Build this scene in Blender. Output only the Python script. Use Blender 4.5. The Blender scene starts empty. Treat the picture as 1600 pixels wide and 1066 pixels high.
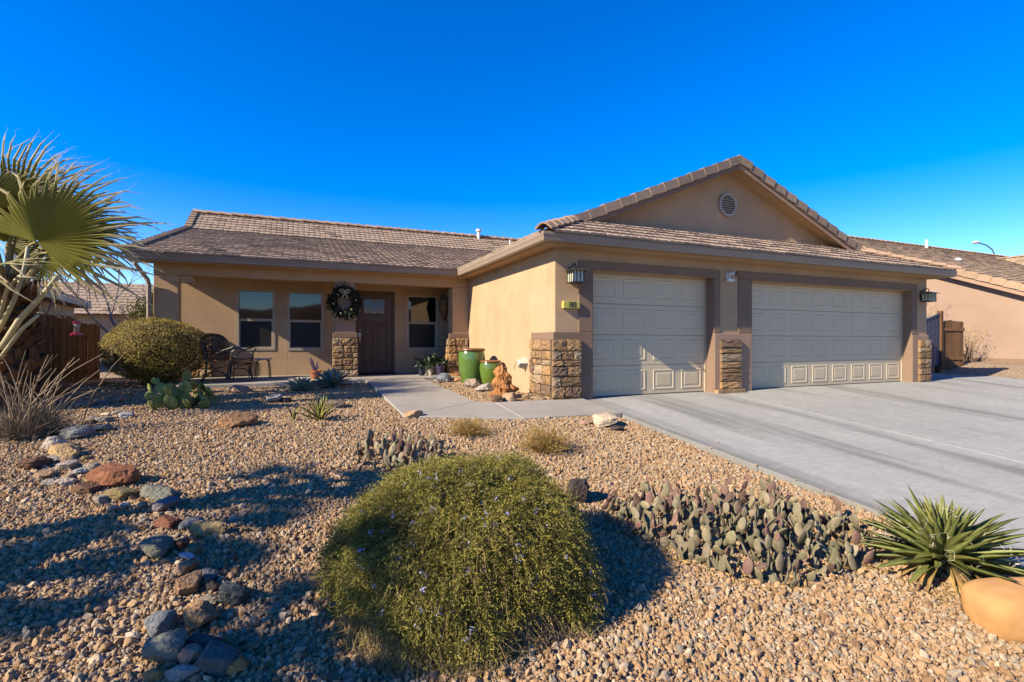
import bpy, bmesh, math, random
import numpy as np
from mathutils import Vector, Matrix, noise

R = math.radians
rnd = random.Random(7)
scene = bpy.context.scene
COL = scene.collection

# ------------------------------------------------------------------ camera
YAW = R(23.1)
CAM_Z = 0.945
FPX = 775.0
cam_d = bpy.data.cameras.new('camera')
cam_d.sensor_width = 36.0
cam_d.lens = 36.0 * FPX / 1600.0
cam_d.shift_y = 0.0006
cam_d.clip_start = 0.05
cam_d.clip_end = 2000.0
cam = bpy.data.objects.new('camera', cam_d)
COL.objects.link(cam)
cam.location = (0, 0, CAM_Z)
cam.rotation_euler = (R(90), 0, -YAW)
scene.camera = cam

# ------------------------------------------------------------------ sky, sun, exposure
SUN_TO = Vector((1.0, 0.19, -0.62)).normalized()       # the way the light travels
sun_el = math.asin(-SUN_TO.z)
sun_az = math.atan2(-SUN_TO.x, -SUN_TO.y)              # clockwise from +Y
world = bpy.data.worlds.new('World')
scene.world = world
world.use_nodes = True
wn = world.node_tree
wn.nodes.clear()
w_out = wn.nodes.new('ShaderNodeOutputWorld')
w_bg = wn.nodes.new('ShaderNodeBackground')
w_sky = wn.nodes.new('ShaderNodeTexSky')
w_sky.sky_type = 'NISHITA'
w_sky.sun_disc = False
w_sky.sun_elevation = sun_el
w_sky.sun_rotation = sun_az
w_sky.altitude = 800
w_sky.air_density = 1.0
w_sky.dust_density = 0.15
w_sky.ozone_density = 3.0
w_hsv = wn.nodes.new('ShaderNodeHueSaturation')
w_hsv.inputs['Hue'].default_value = 0.517
w_hsv.inputs['Saturation'].default_value = 1.5
w_hsv.inputs['Value'].default_value = 1.2
w_bg.inputs['Strength'].default_value = 0.098
wn.links.new(w_sky.outputs[0], w_hsv.inputs['Color'])
wn.links.new(w_hsv.outputs[0], w_bg.inputs['Color'])
wn.links.new(w_bg.outputs[0], w_out.inputs['Surface'])

sun_d = bpy.data.lights.new('sun', 'SUN')
sun_d.energy = 5.0
sun_d.angle = R(0.53)
sun_d.color = (1.0, 0.86, 0.66)
sun = bpy.data.objects.new('sun', sun_d)
COL.objects.link(sun)
sun.rotation_euler = SUN_TO.to_track_quat('-Z', 'Y').to_euler()
sun.location = (-20, -5, 20)

scene.view_settings.view_transform = 'Standard'
scene.view_settings.look = 'None'
scene.view_settings.gamma = 1.0
scene.view_settings.exposure = 1.2
scene.cycles.max_bounces = 6
scene.cycles.transparent_max_bounces = 6
scene.cycles.use_denoising = True

# ------------------------------------------------------------------ survey: a photograph direction met with the terrain
CY_, SY_ = math.cos(YAW), math.sin(YAW)

def ray(px, py):
    a = (px - 800.0) / FPX
    return Vector((CY_ * a + SY_, -SY_ * a + CY_, -(py - 534.0) / FPX))

def yard_z(y):
    if y < 6.5:
        return -0.09 * (7 - y)
    if y < 11:
        return -0.045 + (y - 6.5) * 0.0367
    return 0.12

def drive_z(y):
    return -0.09 * (7 - y) if y < 7 else 0.0

def smooth(a, b, t):
    t = min(1, max(0, (t - a) / (b - a)))
    return t * t * (3 - 2 * t)

def ground_z(x, y):
    z = yard_z(max(y, -6))
    if x > 3.9:
        k = smooth(3.95, 4.3, x)
        z = z * (1 - k) + (drive_z(max(y, -6)) - 0.07) * k
    if x > 16.6:
        k = smooth(16.6, 19.0, x)
        z = z + k * (0.34 - z * 0.5)
    w = 0.012 * (1 - 0.75 * smooth(4.5, 6.0, y))
    z += w * math.sin(x * 1.7 + 0.6 * y) + w * math.sin(y * 2.1 - x * 0.8)
    return z

def on_ground(px, py):
    r = ray(px, py)
    t = 0.5
    while t < 60:
        p = r * t
        if CAM_Z + p.z < ground_z(p.x, p.y):
            break
        t += 0.02
    return Vector((r.x * t, r.y * t, ground_z(r.x * t, r.y * t)))

def depth_of(p):
    return SY_ * p.x + CY_ * p.y

def to_px(p):
    d = depth_of(p)
    return 800 + FPX * (CY_ * p[0] - SY_ * p[1]) / d, 534 - FPX * (p[2] - CAM_Z) / d, d

# ------------------------------------------------------------------ materials
MATS = {}
ALB = 0.68           # one factor for all pigments, set against the exposure

def mat(name, col, rough=0.85, var=0.12, scale=6.0, bump=0.0, bscale=60.0, col2=None, tone=False, spec=0.3,
        metal=0.0, stretch=None, big=0.0, bigscale=0.8, transl=0.0, objvar=0.0, detail=4.0, ior=None, coat=0.0):
    if name in MATS:
        return MATS[name]
    col = tuple(c * ALB for c in col)
    col2 = tuple(c * ALB for c in col2) if col2 else None
    m = bpy.data.materials.new(name)
    m.use_nodes = True
    nt = m.node_tree
    N, L = nt.nodes, nt.links
    b = N['Principled BSDF']
    b.inputs['Roughness'].default_value = rough
    b.inputs['Specular IOR Level'].default_value = spec
    b.inputs['Metallic'].default_value = metal
    b.inputs['Coat Weight'].default_value = coat
    if ior:
        b.inputs['IOR'].default_value = ior
    tc = N.new('ShaderNodeTexCoord')
    src = tc.outputs['Object']
    if stretch:
        mp = N.new('ShaderNodeMapping')
        mp.inputs['Scale'].default_value = stretch
        L.new(src, mp.inputs[0]); src = mp.outputs[0]
    oi = N.new('ShaderNodeObjectInfo')
    mul = N.new('ShaderNodeMath'); mul.operation = 'MULTIPLY'; mul.inputs[1].default_value = 57.0
    L.new(oi.outputs['Random'], mul.inputs[0])
    nz = N.new('ShaderNodeTexNoise'); nz.noise_dimensions = '4D'
    nz.inputs['Scale'].default_value = scale; nz.inputs['Detail'].default_value = detail
    L.new(src, nz.inputs['Vector']); L.new(mul.outputs[0], nz.inputs['W'])
    rp = N.new('ShaderNodeValToRGB')
    rp.color_ramp.elements[0].position = 0.3; rp.color_ramp.elements[1].position = 0.7
    c2 = col2 or tuple(min(1, c * (1 + var)) for c in col)
    c1 = col if col2 else tuple(c * (1 - var) for c in col)
    rp.color_ramp.elements[0].color = (*c1, 1); rp.color_ramp.elements[1].color = (*c2, 1)
    L.new(nz.outputs['Fac'], rp.inputs[0])
    out = rp.outputs[0]

    def scale_by(sock, lo, hi, a=0.0, bb=1.0):
        nonlocal out
        mr = N.new('ShaderNodeMapRange')
        mr.inputs['From Min'].default_value = a; mr.inputs['From Max'].default_value = bb
        mr.inputs['To Min'].default_value = lo; mr.inputs['To Max'].default_value = hi
        L.new(sock, mr.inputs['Value'])
        vm = N.new('ShaderNodeVectorMath'); vm.operation = 'SCALE'
        L.new(out, vm.inputs[0]); L.new(mr.outputs[0], vm.inputs['Scale'])
        out = vm.outputs[0]
    if big:
        n2 = N.new('ShaderNodeTexNoise'); n2.inputs['Scale'].default_value = bigscale; n2.inputs['Detail'].default_value = 3
        L.new(src, n2.inputs['Vector'])
        scale_by(n2.outputs['Fac'], 1 - big, 1 + big, 0.3, 0.7)
    if tone:
        at = N.new('ShaderNodeAttribute'); at.attribute_name = 'tone'
        scale_by(at.outputs['Fac'], 0.0, 1.0)
    if objvar:
        scale_by(oi.outputs['Random'], 1 - objvar, 1 + objvar)
    L.new(out, b.inputs['Base Color'])
    if bump:
        nb = N.new('ShaderNodeTexNoise'); nb.inputs['Scale'].default_value = bscale; nb.inputs['Detail'].default_value = 5
        L.new(src, nb.inputs['Vector'])
        bp = N.new('ShaderNodeBump'); bp.inputs['Strength'].default_value = bump; bp.inputs['Distance'].default_value = 0.02
        L.new(nb.outputs['Fac'], bp.inputs['Height']); L.new(bp.outputs[0], b.inputs['Normal'])
    if transl:
        tr = N.new('ShaderNodeBsdfTranslucent'); L.new(out, tr.inputs['Color'])
        mx = N.new('ShaderNodeMixShader'); mx.inputs[0].default_value = transl
        L.new(b.outputs[0], mx.inputs[1]); L.new(tr.outputs[0], mx.inputs[2])
        L.new(mx.outputs[0], N['Material Output'].inputs['Surface'])
    MATS[name] = m
    return m

STUCCO = mat('stucco_tan', (0.57, 0.385, 0.225), 0.95, 0.07, 3.0, 0.5, 110, big=0.10, spec=0.15)
STUCCO_B = mat('stucco_brown', (0.27, 0.18, 0.125), 0.95, 0.06, 3.0, 0.35, 130, big=0.05, spec=0.15)
STUCCO_N = mat('stucco_neighbour', (0.40, 0.285, 0.21), 0.95, 0.05, 2.0, 0.3, 120, big=0.08, bigscale=0.5, spec=0.15)
STUCCO_P = mat('stucco_pink_tan', (0.42, 0.28, 0.19), 0.95, 0.05, 2.0, 0.3, 120, big=0.08, bigscale=0.5, spec=0.15)
GUTTER = mat('painted_gutter', (0.33, 0.25, 0.185), 0.45, 0.05, 4.0, spec=0.4, big=0.06)
DOORPAINT = mat('garage_door_paint', (0.70, 0.57, 0.37), 0.5, 0.03, 5.0, 0.06, 90, stretch=(0.25, 1, 3), spec=0.35)
BROWN_DOOR = mat('brown_door_paint', (0.13, 0.075, 0.046), 0.45, 0.06, 8.0, spec=0.35)
FRAME_W = mat('window_vinyl', (0.50, 0.40, 0.28), 0.45, 0.03, 5.0, spec=0.4)
SCREEN = mat('insect_screen', (0.02, 0.019, 0.018), 0.45, 0.1, 3.0, spec=0.25)
GLASS = mat('dark_window_glass', (0.006, 0.008, 0.009), 0.03, 0.02, 3.0, spec=0.5, ior=1.7)
ROOF = mat('concrete_roof_tile', (0.46, 0.345, 0.25), 0.95, 0.3, 16.0, 0.5, 70, tone=True, spec=0.1)
ROOF1 = mat('concrete_roof_tile_single', (0.46, 0.345, 0.25), 0.95, 0.3, 16.0, 0.5, 70, objvar=0.16, spec=0.1)
RAKE = mat('rake_tile', (0.33, 0.245, 0.18), 0.9, 0.14, 9.0, 0.35, 60, objvar=0.14, spec=0.1)
HIPT = mat('hip_cap_tile', (0.45, 0.31, 0.205), 0.9, 0.14, 9.0, 0.35, 60, objvar=0.14, spec=0.1)
UNDER = mat('roof_underlay', (0.03, 0.025, 0.02), 0.95)
CONC = mat('concrete', (0.38, 0.35, 0.295), 0.9, 0.06, 5.0, 0.12, 160, big=0.08, bigscale=0.9, spec=0.2)
STONE = mat('veneer_stone', (0.27, 0.165, 0.085), 0.95, 0.45, 5.0, 0.8, 26, col2=(0.50, 0.33, 0.17), objvar=0.32, spec=0.15)
MORTAR = mat('mortar', (0.13, 0.09, 0.06), 0.95, 0.15, 20.0, 0.4, 90)
BLACK = mat('black_iron', (0.018, 0.015, 0.013), 0.5, 0.2, 20.0, spec=0.4)
WHITE = mat('white_plastic', (0.75, 0.74, 0.72), 0.45, 0.03, 5.0)
CHROME = mat('satin_nickel', (0.62, 0.60, 0.56), 0.28, 0.04, 5.0, metal=1.0)
FENCE = mat('fence_wood', (0.105, 0.068, 0.042), 0.95, 0.4, 6.0, 0.5, 40, stretch=(6, 6, 0.5), objvar=0.28, spec=0.1)
BARK = mat('bark', (0.16, 0.11, 0.075), 0.95, 0.3, 14.0, 0.6, 40, spec=0.1)
BARE = mat('bare_branch', (0.33, 0.26, 0.20), 0.95, 0.2, 10.0, spec=0.1)

# driveway concrete: tyre marks run along the length of the drive
def drive_material():
    m = mat('driveway_concrete', (0.42, 0.415, 0.375), 0.88, 0.07, 7.0, 0.15, 170, big=0.08, bigscale=0.7, spec=0.2)
    nt = m.node_tree; N, L = nt.nodes, nt.links
    b = N['Principled BSDF']
    base = b.inputs['Base Color'].links[0].from_socket
    geo = N.new('ShaderNodeNewGeometry')
    mp = N.new('ShaderNodeMapping'); mp.inputs['Scale'].default_value = (1.15, 0.10, 0.1); mp.inputs['Location'].default_value = (0.35, 0.2, 0)
    L.new(geo.outputs['Position'], mp.inputs[0])
    nz = N.new('ShaderNodeTexNoise'); nz.inputs['Scale'].default_value = 1.0; nz.inputs['Detail'].default_value = 3.5; nz.inputs['Roughness'].default_value = 0.6
    L.new(mp.outputs[0], nz.inputs['Vector'])
    r = N.new('ShaderNodeMapRange'); r.interpolation_type = 'SMOOTHSTEP'
    r.inputs['From Min'].default_value = 0.49; r.inputs['From Max'].default_value = 0.66
    r.inputs['To Min'].default_value = 1.0; r.inputs['To Max'].default_value = 0.62
    L.new(nz.outputs['Fac'], r.inputs['Value'])
    n3 = N.new('ShaderNodeTexNoise'); n3.inputs['Scale'].default_value = 9.0; n3.inputs['Detail'].default_value = 6
    mp3 = N.new('ShaderNodeMapping'); mp3.inputs['Scale'].default_value = (1, 3.0, 1)
    L.new(geo.outputs['Position'], mp3.inputs[0]); L.new(mp3.outputs[0], n3.inputs['Vector'])
    r3 = N.new('ShaderNodeMapRange'); r3.inputs['From Min'].default_value = 0.3; r3.inputs['From Max'].default_value = 0.7
    r3.inputs['To Min'].default_value = 0.9; r3.inputs['To Max'].default_value = 1.06
    L.new(n3.outputs['Fac'], r3.inputs['Value'])
    mm = N.new('ShaderNodeMath'); mm.operation = 'MULTIPLY'
    L.new(r.outputs[0], mm.inputs[0]); L.new(r3.outputs[0], mm.inputs[1])
    vm = N.new('ShaderNodeVectorMath'); vm.operation = 'SCALE'
    L.new(base, vm.inputs[0]); L.new(mm.outputs[0], vm.inputs['Scale'])
    L.new(vm.outputs[0], b.inputs['Base Color'])
    return m
DRIVE = drive_material()

# ------------------------------------------------------------------ mesh helpers
class MB:
    def __init__(self):
        self.v = []; self.f = []; self.t = []
    def add(self, vs, fs, tone=None):
        o = len(self.v)
        self.v.extend([tuple(p) for p in vs])
        self.f.extend([tuple(i + o for i in q) for q in fs])
        if tone is not None:
            self.t.extend([tone] * len(fs))
    def box(self, x0, y0, z0, x1, y1, z1, tone=None):
        self.add([(x0, y0, z0), (x1, y0, z0), (x1, y1, z0), (x0, y1, z0), (x0, y0, z1), (x1, y0, z1), (x1, y1, z1), (x0, y1, z1)],
                 [(0, 3, 2, 1), (4, 5, 6, 7), (0, 1, 5, 4), (1, 2, 6, 5), (2, 3, 7, 6), (3, 0, 4, 7)], tone)
        return self
    def hexa(self, p, tone=None):
        self.add(p, [(0, 3, 2, 1), (4, 5, 6, 7), (0, 1, 5, 4), (1, 2, 6, 5), (2, 3, 7, 6), (3, 0, 4, 7)], tone)
        return self
    def prism(self, poly, d):            # poly: list of 3-D points in one plane, d: extrusion vector
        n = len(poly); d = Vector(d)
        p = [Vector(q) for q in poly]
        self.add(p + [q + d for q in p], [tuple(range(n - 1, -1, -1)), tuple(range(n, 2 * n))] + [(i, (i + 1) % n, n + (i + 1) % n, n + i) for i in range(n)])
        return self
    def tube(self, pts, rad, sides=6, cap=True, tone=None):
        pts = [Vector(p) for p in pts]
        if not isinstance(rad, (list, tuple)):
            rad = [rad] * len(pts)
        vs, fs = [], []
        up = None
        for i, p in enumerate(pts):
            d = (pts[min(i + 1, len(pts) - 1)] - pts[max(i - 1, 0)])
            if d.length < 1e-9:
                d = Vector((0, 0, 1))
            d.normalize()
            if up is None:
                up = Vector((0, 0, 1)) if abs(d.z) < 0.9 else Vector((1, 0, 0))
            u = d.cross(up)
            if u.length < 1e-4:
                u = d.orthogonal()
            u.normalize(); w = u.cross(d).normalized(); up = w
            for k in range(sides):
                a = 2 * math.pi * k / sides
                vs.append(p + (u * math.cos(a) + w * math.sin(a)) * rad[i])
        for i in range(len(pts) - 1):
            for k in range(sides):
                k2 = (k + 1) % sides
                fs.append((i * sides + k, i * sides + k2, (i + 1) * sides + k2, (i + 1) * sides + k))
        if cap:
            fs.append(tuple(range(sides - 1, -1, -1)))
            fs.append(tuple((len(pts) - 1) * sides + k for k in range(sides)))
        self.add(vs, fs, tone)
        return self
    def lathe(self, prof, seg=28, c=(0, 0, 0)):   # prof: (r, z)
        n = len(prof); vs = []; fs = []
        for k in range(seg):
            a = 2 * math.pi * k / seg
            vs += [(c[0] + r * math.cos(a), c[1] + r * math.sin(a), c[2] + z) for r, z in prof]
        for k in range(seg):
            k2 = (k + 1) % seg
            fs += [(k * n + i, k2 * n + i, k2 * n + i + 1, k * n + i + 1) for i in range(n - 1)]
        self.add(vs, fs)
        return self
    def mesh(self, name, smooth=False):
        me = bpy.data.meshes.new(name)
        me.from_pydata(self.v, [], self.f)
        if self.t and len(self.t) == len(self.f):
            at = me.attributes.new('tone', 'FLOAT', 'FACE')
            at.data.foreach_set('value', self.t)
        if smooth:
            me.polygons.foreach_set('use_smooth', [True] * len(me.polygons))
        me.update()
        return me
    def build(self, name, m, parent=None, smooth=False, bevel=0.0, loc=None, kind=None):
        me = self.mesh(name, smooth)
        if bevel:
            bm = bmesh.new(); bm.from_mesh(me)
            bmesh.ops.recalc_face_normals(bm, faces=bm.faces)
            bmesh.ops.bevel(bm, geom=list(bm.edges), offset=bevel, segments=2, affect='EDGES', profile=0.6)
            bm.to_mesh(me); bm.free()
        return link(name, me, m, parent, loc, kind)

def link(name, me, m, parent=None, loc=None, kind=None):
    if m is not None and not me.materials:
        me.materials.append(m)
    o = bpy.data.objects.new(name, me)
    COL.objects.link(o)
    if parent is not None:
        o.parent = parent
    if loc is not None:
        o.location = loc
    if kind:
        o['kind'] = kind
    return o

def tag(o, label, cat, group=None):
    o['label'] = label; o['category'] = cat
    if group:
        o['group'] = group
    return o

def thing(name, label, cat, loc=(0, 0, 0), rz=0.0, group=None):
    o = bpy.data.objects.new(name, None)
    COL.objects.link(o)
    o.location = loc; o.rotation_euler = (0, 0, rz); o.empty_display_size = 0.1
    return tag(o, label, cat, group)

def structure(name, loc=(0, 0, 0)):
    o = bpy.data.objects.new(name, None); COL.objects.link(o); o.location = loc; o['kind'] = 'structure'
    return o

def place(o, loc, rot=(0, 0, 0), sc=(1, 1, 1)):
    o.location = loc; o.rotation_euler = rot; o.scale = sc if isinstance(sc, (tuple, list)) else (sc, sc, sc)
    return o

# ------------------------------------------------------------------ terrain
def build_ground():
    def axis(lo, hi, near0, near1, step):
        a = [lo]
        g = lo
        pts = list(np.arange(near0, near1 + 1e-6, step))
        far_lo = [near0 - 1.5 * (1.6 ** k) for k in range(12)]
        far_hi = [near1 + 1.5 * (1.6 ** k) for k in range(12)]
        return sorted([p for p in far_lo if p > lo] + [lo] + pts + [p for p in far_hi if p < hi] + [hi])
    xs = axis(-400, 400, -8, 21, 0.35); ys = axis(-120, 600, -3, 14, 0.35)
    vs = [(x, y, ground_z(x, y)) for y in ys for x in xs]
    nx = len(xs)
    fs = [(j * nx + i, j * nx + i + 1, (j + 1) * nx + i + 1, (j + 1) * nx + i) for j in range(len(ys) - 1) for i in range(nx - 1)]
    b = MB(); b.v = vs; b.f = fs
    m = mat('gravel_ground', (0.2, 0.13, 0.08), 0.95, 0.3, 3.0, 0, big=0.08, bigscale=0.5, spec=0.1)
    nt = m.node_tree; N, L = nt.nodes, nt.links
    vo = N.new('ShaderNodeTexVoronoi'); vo.inputs['Scale'].default_value = 24.0
    geo = N.new('ShaderNodeNewGeometry'); L.new(geo.outputs['Position'], vo.inputs['Vector'])
    rp = N.new('ShaderNodeValToRGB')
    els = rp.color_ramp.elements
    els[0].color = (0.18, 0.12, 0.07, 1); els[1].color = (0.37, 0.275, 0.185, 1)
    e = els.new(0.35); e.color = (0.29, 0.20, 0.12, 1)
    e = els.new(0.7); e.color = (0.265, 0.215, 0.16, 1)
    sep = N.new('ShaderNodeSeparateColor'); L.new(vo.outputs['Color'], sep.inputs[0]); L.new(sep.outputs[0], rp.inputs[0])
    b_ = N['Principled BSDF']
    L.new(rp.outputs[0], b_.inputs['Base Color'])
    bp = N.new('ShaderNodeBump'); bp.inputs['Strength'].default_value = 1.0; bp.inputs['Distance'].default_value = 0.03; bp.invert = True
    L.new(vo.outputs['Distance'], bp.inputs['Height']); L.new(bp.outputs[0], b_.inputs['Normal'])
    o = b.build('ground', m, smooth=True); o['kind'] = 'structure'
build_ground()
def build_hills():
    # the range across the valley, behind the photographer; the porch windows mirror it
    b = MB(); n = 80
    for i in range(n + 1):
        x = -900 + 1800 * i / n
        h = 46 + 22 * noise.noise(Vector((x * 0.006, 3, 0))) + 9 * noise.noise(Vector((x * 0.03, 1, 0)))
        b.v += [(x, -560, -8), (x, -620 + 10 * math.sin(x * .02), h * 0.55), (x, -680, h), (x, -800, -8)]
    for i in range(n):
        for k in range(3):
            a = i * 4 + k; b.f.append((a, a + 4, a + 5, a + 1))
    o = b.build('hills', mat('desert_hills', (0.16, 0.10, 0.065), 0.95, 0.3, 0.03, spec=0.05), smooth=True); o['kind'] = 'structure'
build_hills()

def slab(name, corners, zf, parent, m, thick=0.14, gap=0.006):
    # corners: plan polygon, shrunk a little so that the joints read as grooves
    cx = sum(p[0] for p in corners) / len(corners); cy = sum(p[1] for p in corners) / len(corners)
    pl = []
    for x, y in corners:
        d = Vector((x - cx, y - cy)); k = 1 - gap / max(d.length, 0.01)
        pl.append((cx + d.x * k, cy + d.y * k))
    b = MB(); n = len(pl)
    top = [(x, y, zf(y)) for x, y in pl]; bot = [(x, y, zf(y) - thick) for x, y in pl]
    b.add(top + bot, [tuple(range(n)), tuple(range(2 * n - 1, n - 1, -1))] + [(n + i, n + (i + 1) % n, (i + 1) % n, i) for i in range(n)])
    me = b.mesh(name)
    bm = bmesh.new(); bm.from_mesh(me)
    bmesh.ops.recalc_face_normals(bm, faces=bm.faces)
    ed = [e for e in bm.edges if all(v.co.z > zf(v.co.y) - 0.01 for v in e.verts)]
    bmesh.ops.bevel(bm, geom=ed, offset=0.006, segments=1, affect='EDGES')
    bm.to_mesh(me); bm.free()
    return link(name, me, m, parent)

drive = structure('driveway')
xs_ = [4.23, 7.28, 10.5, 13.8, 17.2]
ys_ = [-6.0, 0.2, 3.62, 7.0]
for i in range(4):
    for j in range(3):
        slab('slab', [(xs_[i], ys_[j]), (xs_[i + 1], ys_[j]), (xs_[i + 1], ys_[j + 1]), (xs_[i], ys_[j + 1])], drive_z, drive, DRIVE)
slab('slab', [(4.23, 7.0), (13.74, 7.0), (13.74, 7.6), (4.23, 7.6)], lambda y: 0.0, drive, DRIVE)
slab('slab', [(13.8, 7.0), (17.2, 7.0), (17.2, 9.4), (13.8, 9.4)], lambda y: 0.004, drive, DRIVE)

walk = structure('walkway')
def walk_z(y):
    if y < 7:
        return drive_z(y) + 0.03
    return min(0.15, (y - 7) * 0.034 + 0.03)
slab('slab', [(1.24, 6.45), (2.45, 7.15), (2.45, 9.0), (1.24, 9.0)], walk_z, walk, CONC)
slab('slab', [(1.24, 9.0), (2.45, 9.0), (2.45, 10.6), (1.24, 10.6)], walk_z, walk, CONC)
slab('slab', [(1.24, 6.45), (2.7, 5.95), (2.7, 7.0), (2.45, 7.15)], walk_z, walk, CONC)
slab('slab', [(2.7, 5.95), (4.22, 5.9), (4.22, 6.98), (2.7, 7.0)], walk_z, walk, CONC)
porch = structure('porch_floor')
slab('slab', [(-2.3, 10.35), (1.0, 10.35), (1.0, 12.56), (-2.3, 12.56)], lambda y: 0.17, porch, CONC, thick=0.2)
slab('slab', [(1.0, 10.6), (3.3, 10.6), (3.3, 12.56), (1.0, 12.56)], lambda y: 0.17, porch, CONC, thick=0.2)
# ------------------------------------------------------------------ the house
PITCH = 0.417
house = thing('house', 'single storey tan stucco house with two garage doors and brown tiled roof', 'house', (0, 0, 0))

def wall(x0, y0, z0, x1, y1, z1, m=STUCCO, name='wall', bevel=0.012):
    return MB().box(x0, y0, z0, x1, y1, z1).build(name, m, house, bevel=bevel)

EAVE = 2.46
# garage volume
wall(3.728, 7.0, -0.25, 4.42, 7.25, EAVE)
wall(3.728, 7.252, -0.25, 3.95, 12.6, EAVE)
wall(7.06, 7.0, -0.25, 8.0, 7.25, EAVE)
wall(13.13, 7.0, -0.25, 13.74, 7.25, EAVE)
wall(4.42, 7.002, 2.13, 7.06, 7.25, EAVE)
wall(8.0, 7.002, 2.13, 13.13, 7.25, EAVE)
wall(13.5, 7.252, -0.25, 13.738, 20, EAVE)
# trim bands round the garage doors, a little proud of the stucco
def trim(x0, z0, x1, z1, y=7.0, d=0.02, name='door_trim', m=STUCCO_B):
    return MB().box(x0, y - d, z0, x1, y + 0.02, z1).build(name, m, house, bevel=0.008)
trim(4.16, 2.13, 7.2, 2.275); trim(4.16, 1.105, 4.423, 2.128); trim(7.058, 1.105, 7.2, 2.128)
trim(7.66, 2.13, 13.33, 2.29); trim(7.66, 1.105, 8.003, 2.128); trim(13.128, 1.105, 13.33, 2.128)
# wainscot blocks behind the stone
MB().box(3.69, 6.975, -0.2, 4.424, 7.01, 1.10).build('wainscot', STUCCO_B, house, bevel=0.01)
MB().box(3.685, 6.977, -0.2, 3.74, 7.80, 1.10).build('wainscot', STUCCO_B, house, bevel=0.01)
MB().box(7.056, 6.975, -0.2, 8.004, 7.01, 1.10).build('wainscot', STUCCO_P, house, bevel=0.01)
MB().box(13.126, 6.975, -0.2, 13.775, 7.01, 1.10).build('wainscot', STUCCO_P, house, bevel=0.01)

# stone veneer: every stone is a piece of its own
STONE_ME = []
def stone_mesh(seed):
    r = random.Random(seed)
    bm = bmesh.new()
    bmesh.ops.create_cube(bm, size=1.0)
    bmesh.ops.subdivide_edges(bm, edges=bm.edges[:], cuts=4, use_grid_fill=True)
    for v in bm.verts:
        c = v.co
        front = c.y < -0.2
        e = max(abs(c.x), abs(c.z)) > 0.45
        if front:
            c.y += (0.12 if e else 0.0) + r.uniform(-0.16, 0.14)
            c.x *= 1 - (0.03 if e else 0); c.z *= 1 - (0.05 if e else 0)
        c.x += r.uniform(-0.012, 0.012); c.z += r.uniform(-0.02, 0.02)
    me = bpy.data.meshes.new('stone'); bm.to_mesh(me); bm.free()
    me.materials.append(STONE)
    return me
STONE_MATS = [STONE] + [mat('veneer_stone_%d' % i, c1, 0.95, 0.4, 6.0, 0.8, 26, col2=c2, objvar=0.25, spec=0.15) for i, (c1, c2) in enumerate((
    ((0.20, 0.125, 0.08), (0.38, 0.25, 0.16)), ((0.38, 0.22, 0.095), (0.55, 0.35, 0.17)), ((0.30, 0.175, 0.085), (0.45, 0.29, 0.16)), ((0.34, 0.24, 0.15), (0.55, 0.41, 0.26))))]
STONE_ME = [stone_mesh(s) for s in range(15)]
for _i, _m in enumerate(STONE_ME):
    _m.materials[0] = STONE_MATS[_i % 5]
def stone(cx, y_face, cz, w, h, depth, parent, along='x'):
    o = bpy.data.objects.new('stone', rnd.choice(STONE_ME)); COL.objects.link(o); o.parent = parent
    fl = rnd.choice((-1, 1))
    if along == 'x':
        o.location = (cx, y_face + depth / 2, cz); o.scale = (w * fl, depth, h)
    else:
        o.location = (y_face + depth / 2, cx, cz); o.rotation_euler = (0, 0, R(-90)); o.scale = (w * fl, depth, h)
def courses(z0, z1, hs):
    k = (z1 - z0) / sum(hs); z = z0; out = []
    for h in hs:
        out.append((z + h * k / 2, h * k)); z += h * k
    return out
def stone_face(u0, u1, z0, z1, hs, face, depth, parent, along='x', wmin=0.11, wmax=0.34, single=False):
    for cz, h in courses(z0, z1, hs):
        u = u0
        while u < u1 - 0.02:
            w = (u1 - u0) if single else min(rnd.uniform(wmin, wmax), u1 - u)
            if u1 - (u + w) < wmin * 0.6:
                w = u1 - u
            stone(u + w / 2, face, cz, w - 0.012, h - 0.012, depth, parent, along)
            u += w
def veneer(boxes):
    b = MB()
    for q in boxes:
        b.box(*q)
    return b.build('stone_veneer', MORTAR, house)
HS = [0.1, 0.17, 0.15, 0.16, 0.09, 0.14, 0.18]
sv = veneer([(3.70, 6.955, -0.1, 4.17, 6.98, 0.985)])
stone_face(3.655, 4.18, -0.06, 0.985, HS, 6.925, 0.05, sv, wmin=0.13, wmax=0.38)
sv = veneer([(3.66, 6.96, -0.1, 3.69, 7.74, 0.985)])
stone_face(6.975, 7.75, -0.03, 0.985, HS, 3.625, 0.075, sv, 'y', wmin=0.13, wmax=0.38)
sv = veneer([(7.2, 6.955, -0.05, 7.67, 6.98, 0.985)])
stone_face(7.175, 7.69, 0.06, 0.99, [0.13, 0.15, 0.08, 0.12, 0.14, 0.09, 0.16], 6.92, 0.055, sv, single=True)
MB().box(7.03, 6.86, -0.06, 7.72, 6.96, 0.055).build('stone_base', STONE, sv, bevel=0.012)
sv = veneer([(13.35, 6.955, -0.05, 13.76, 6.98, 0.985)])
stone_face(13.34, 13.79, 0.0, 0.99, [0.15, 0.14, 0.08, 0.12, 0.14, 0.1, 0.16], 6.92, 0.055, sv, wmin=0.2, wmax=0.3)

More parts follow.
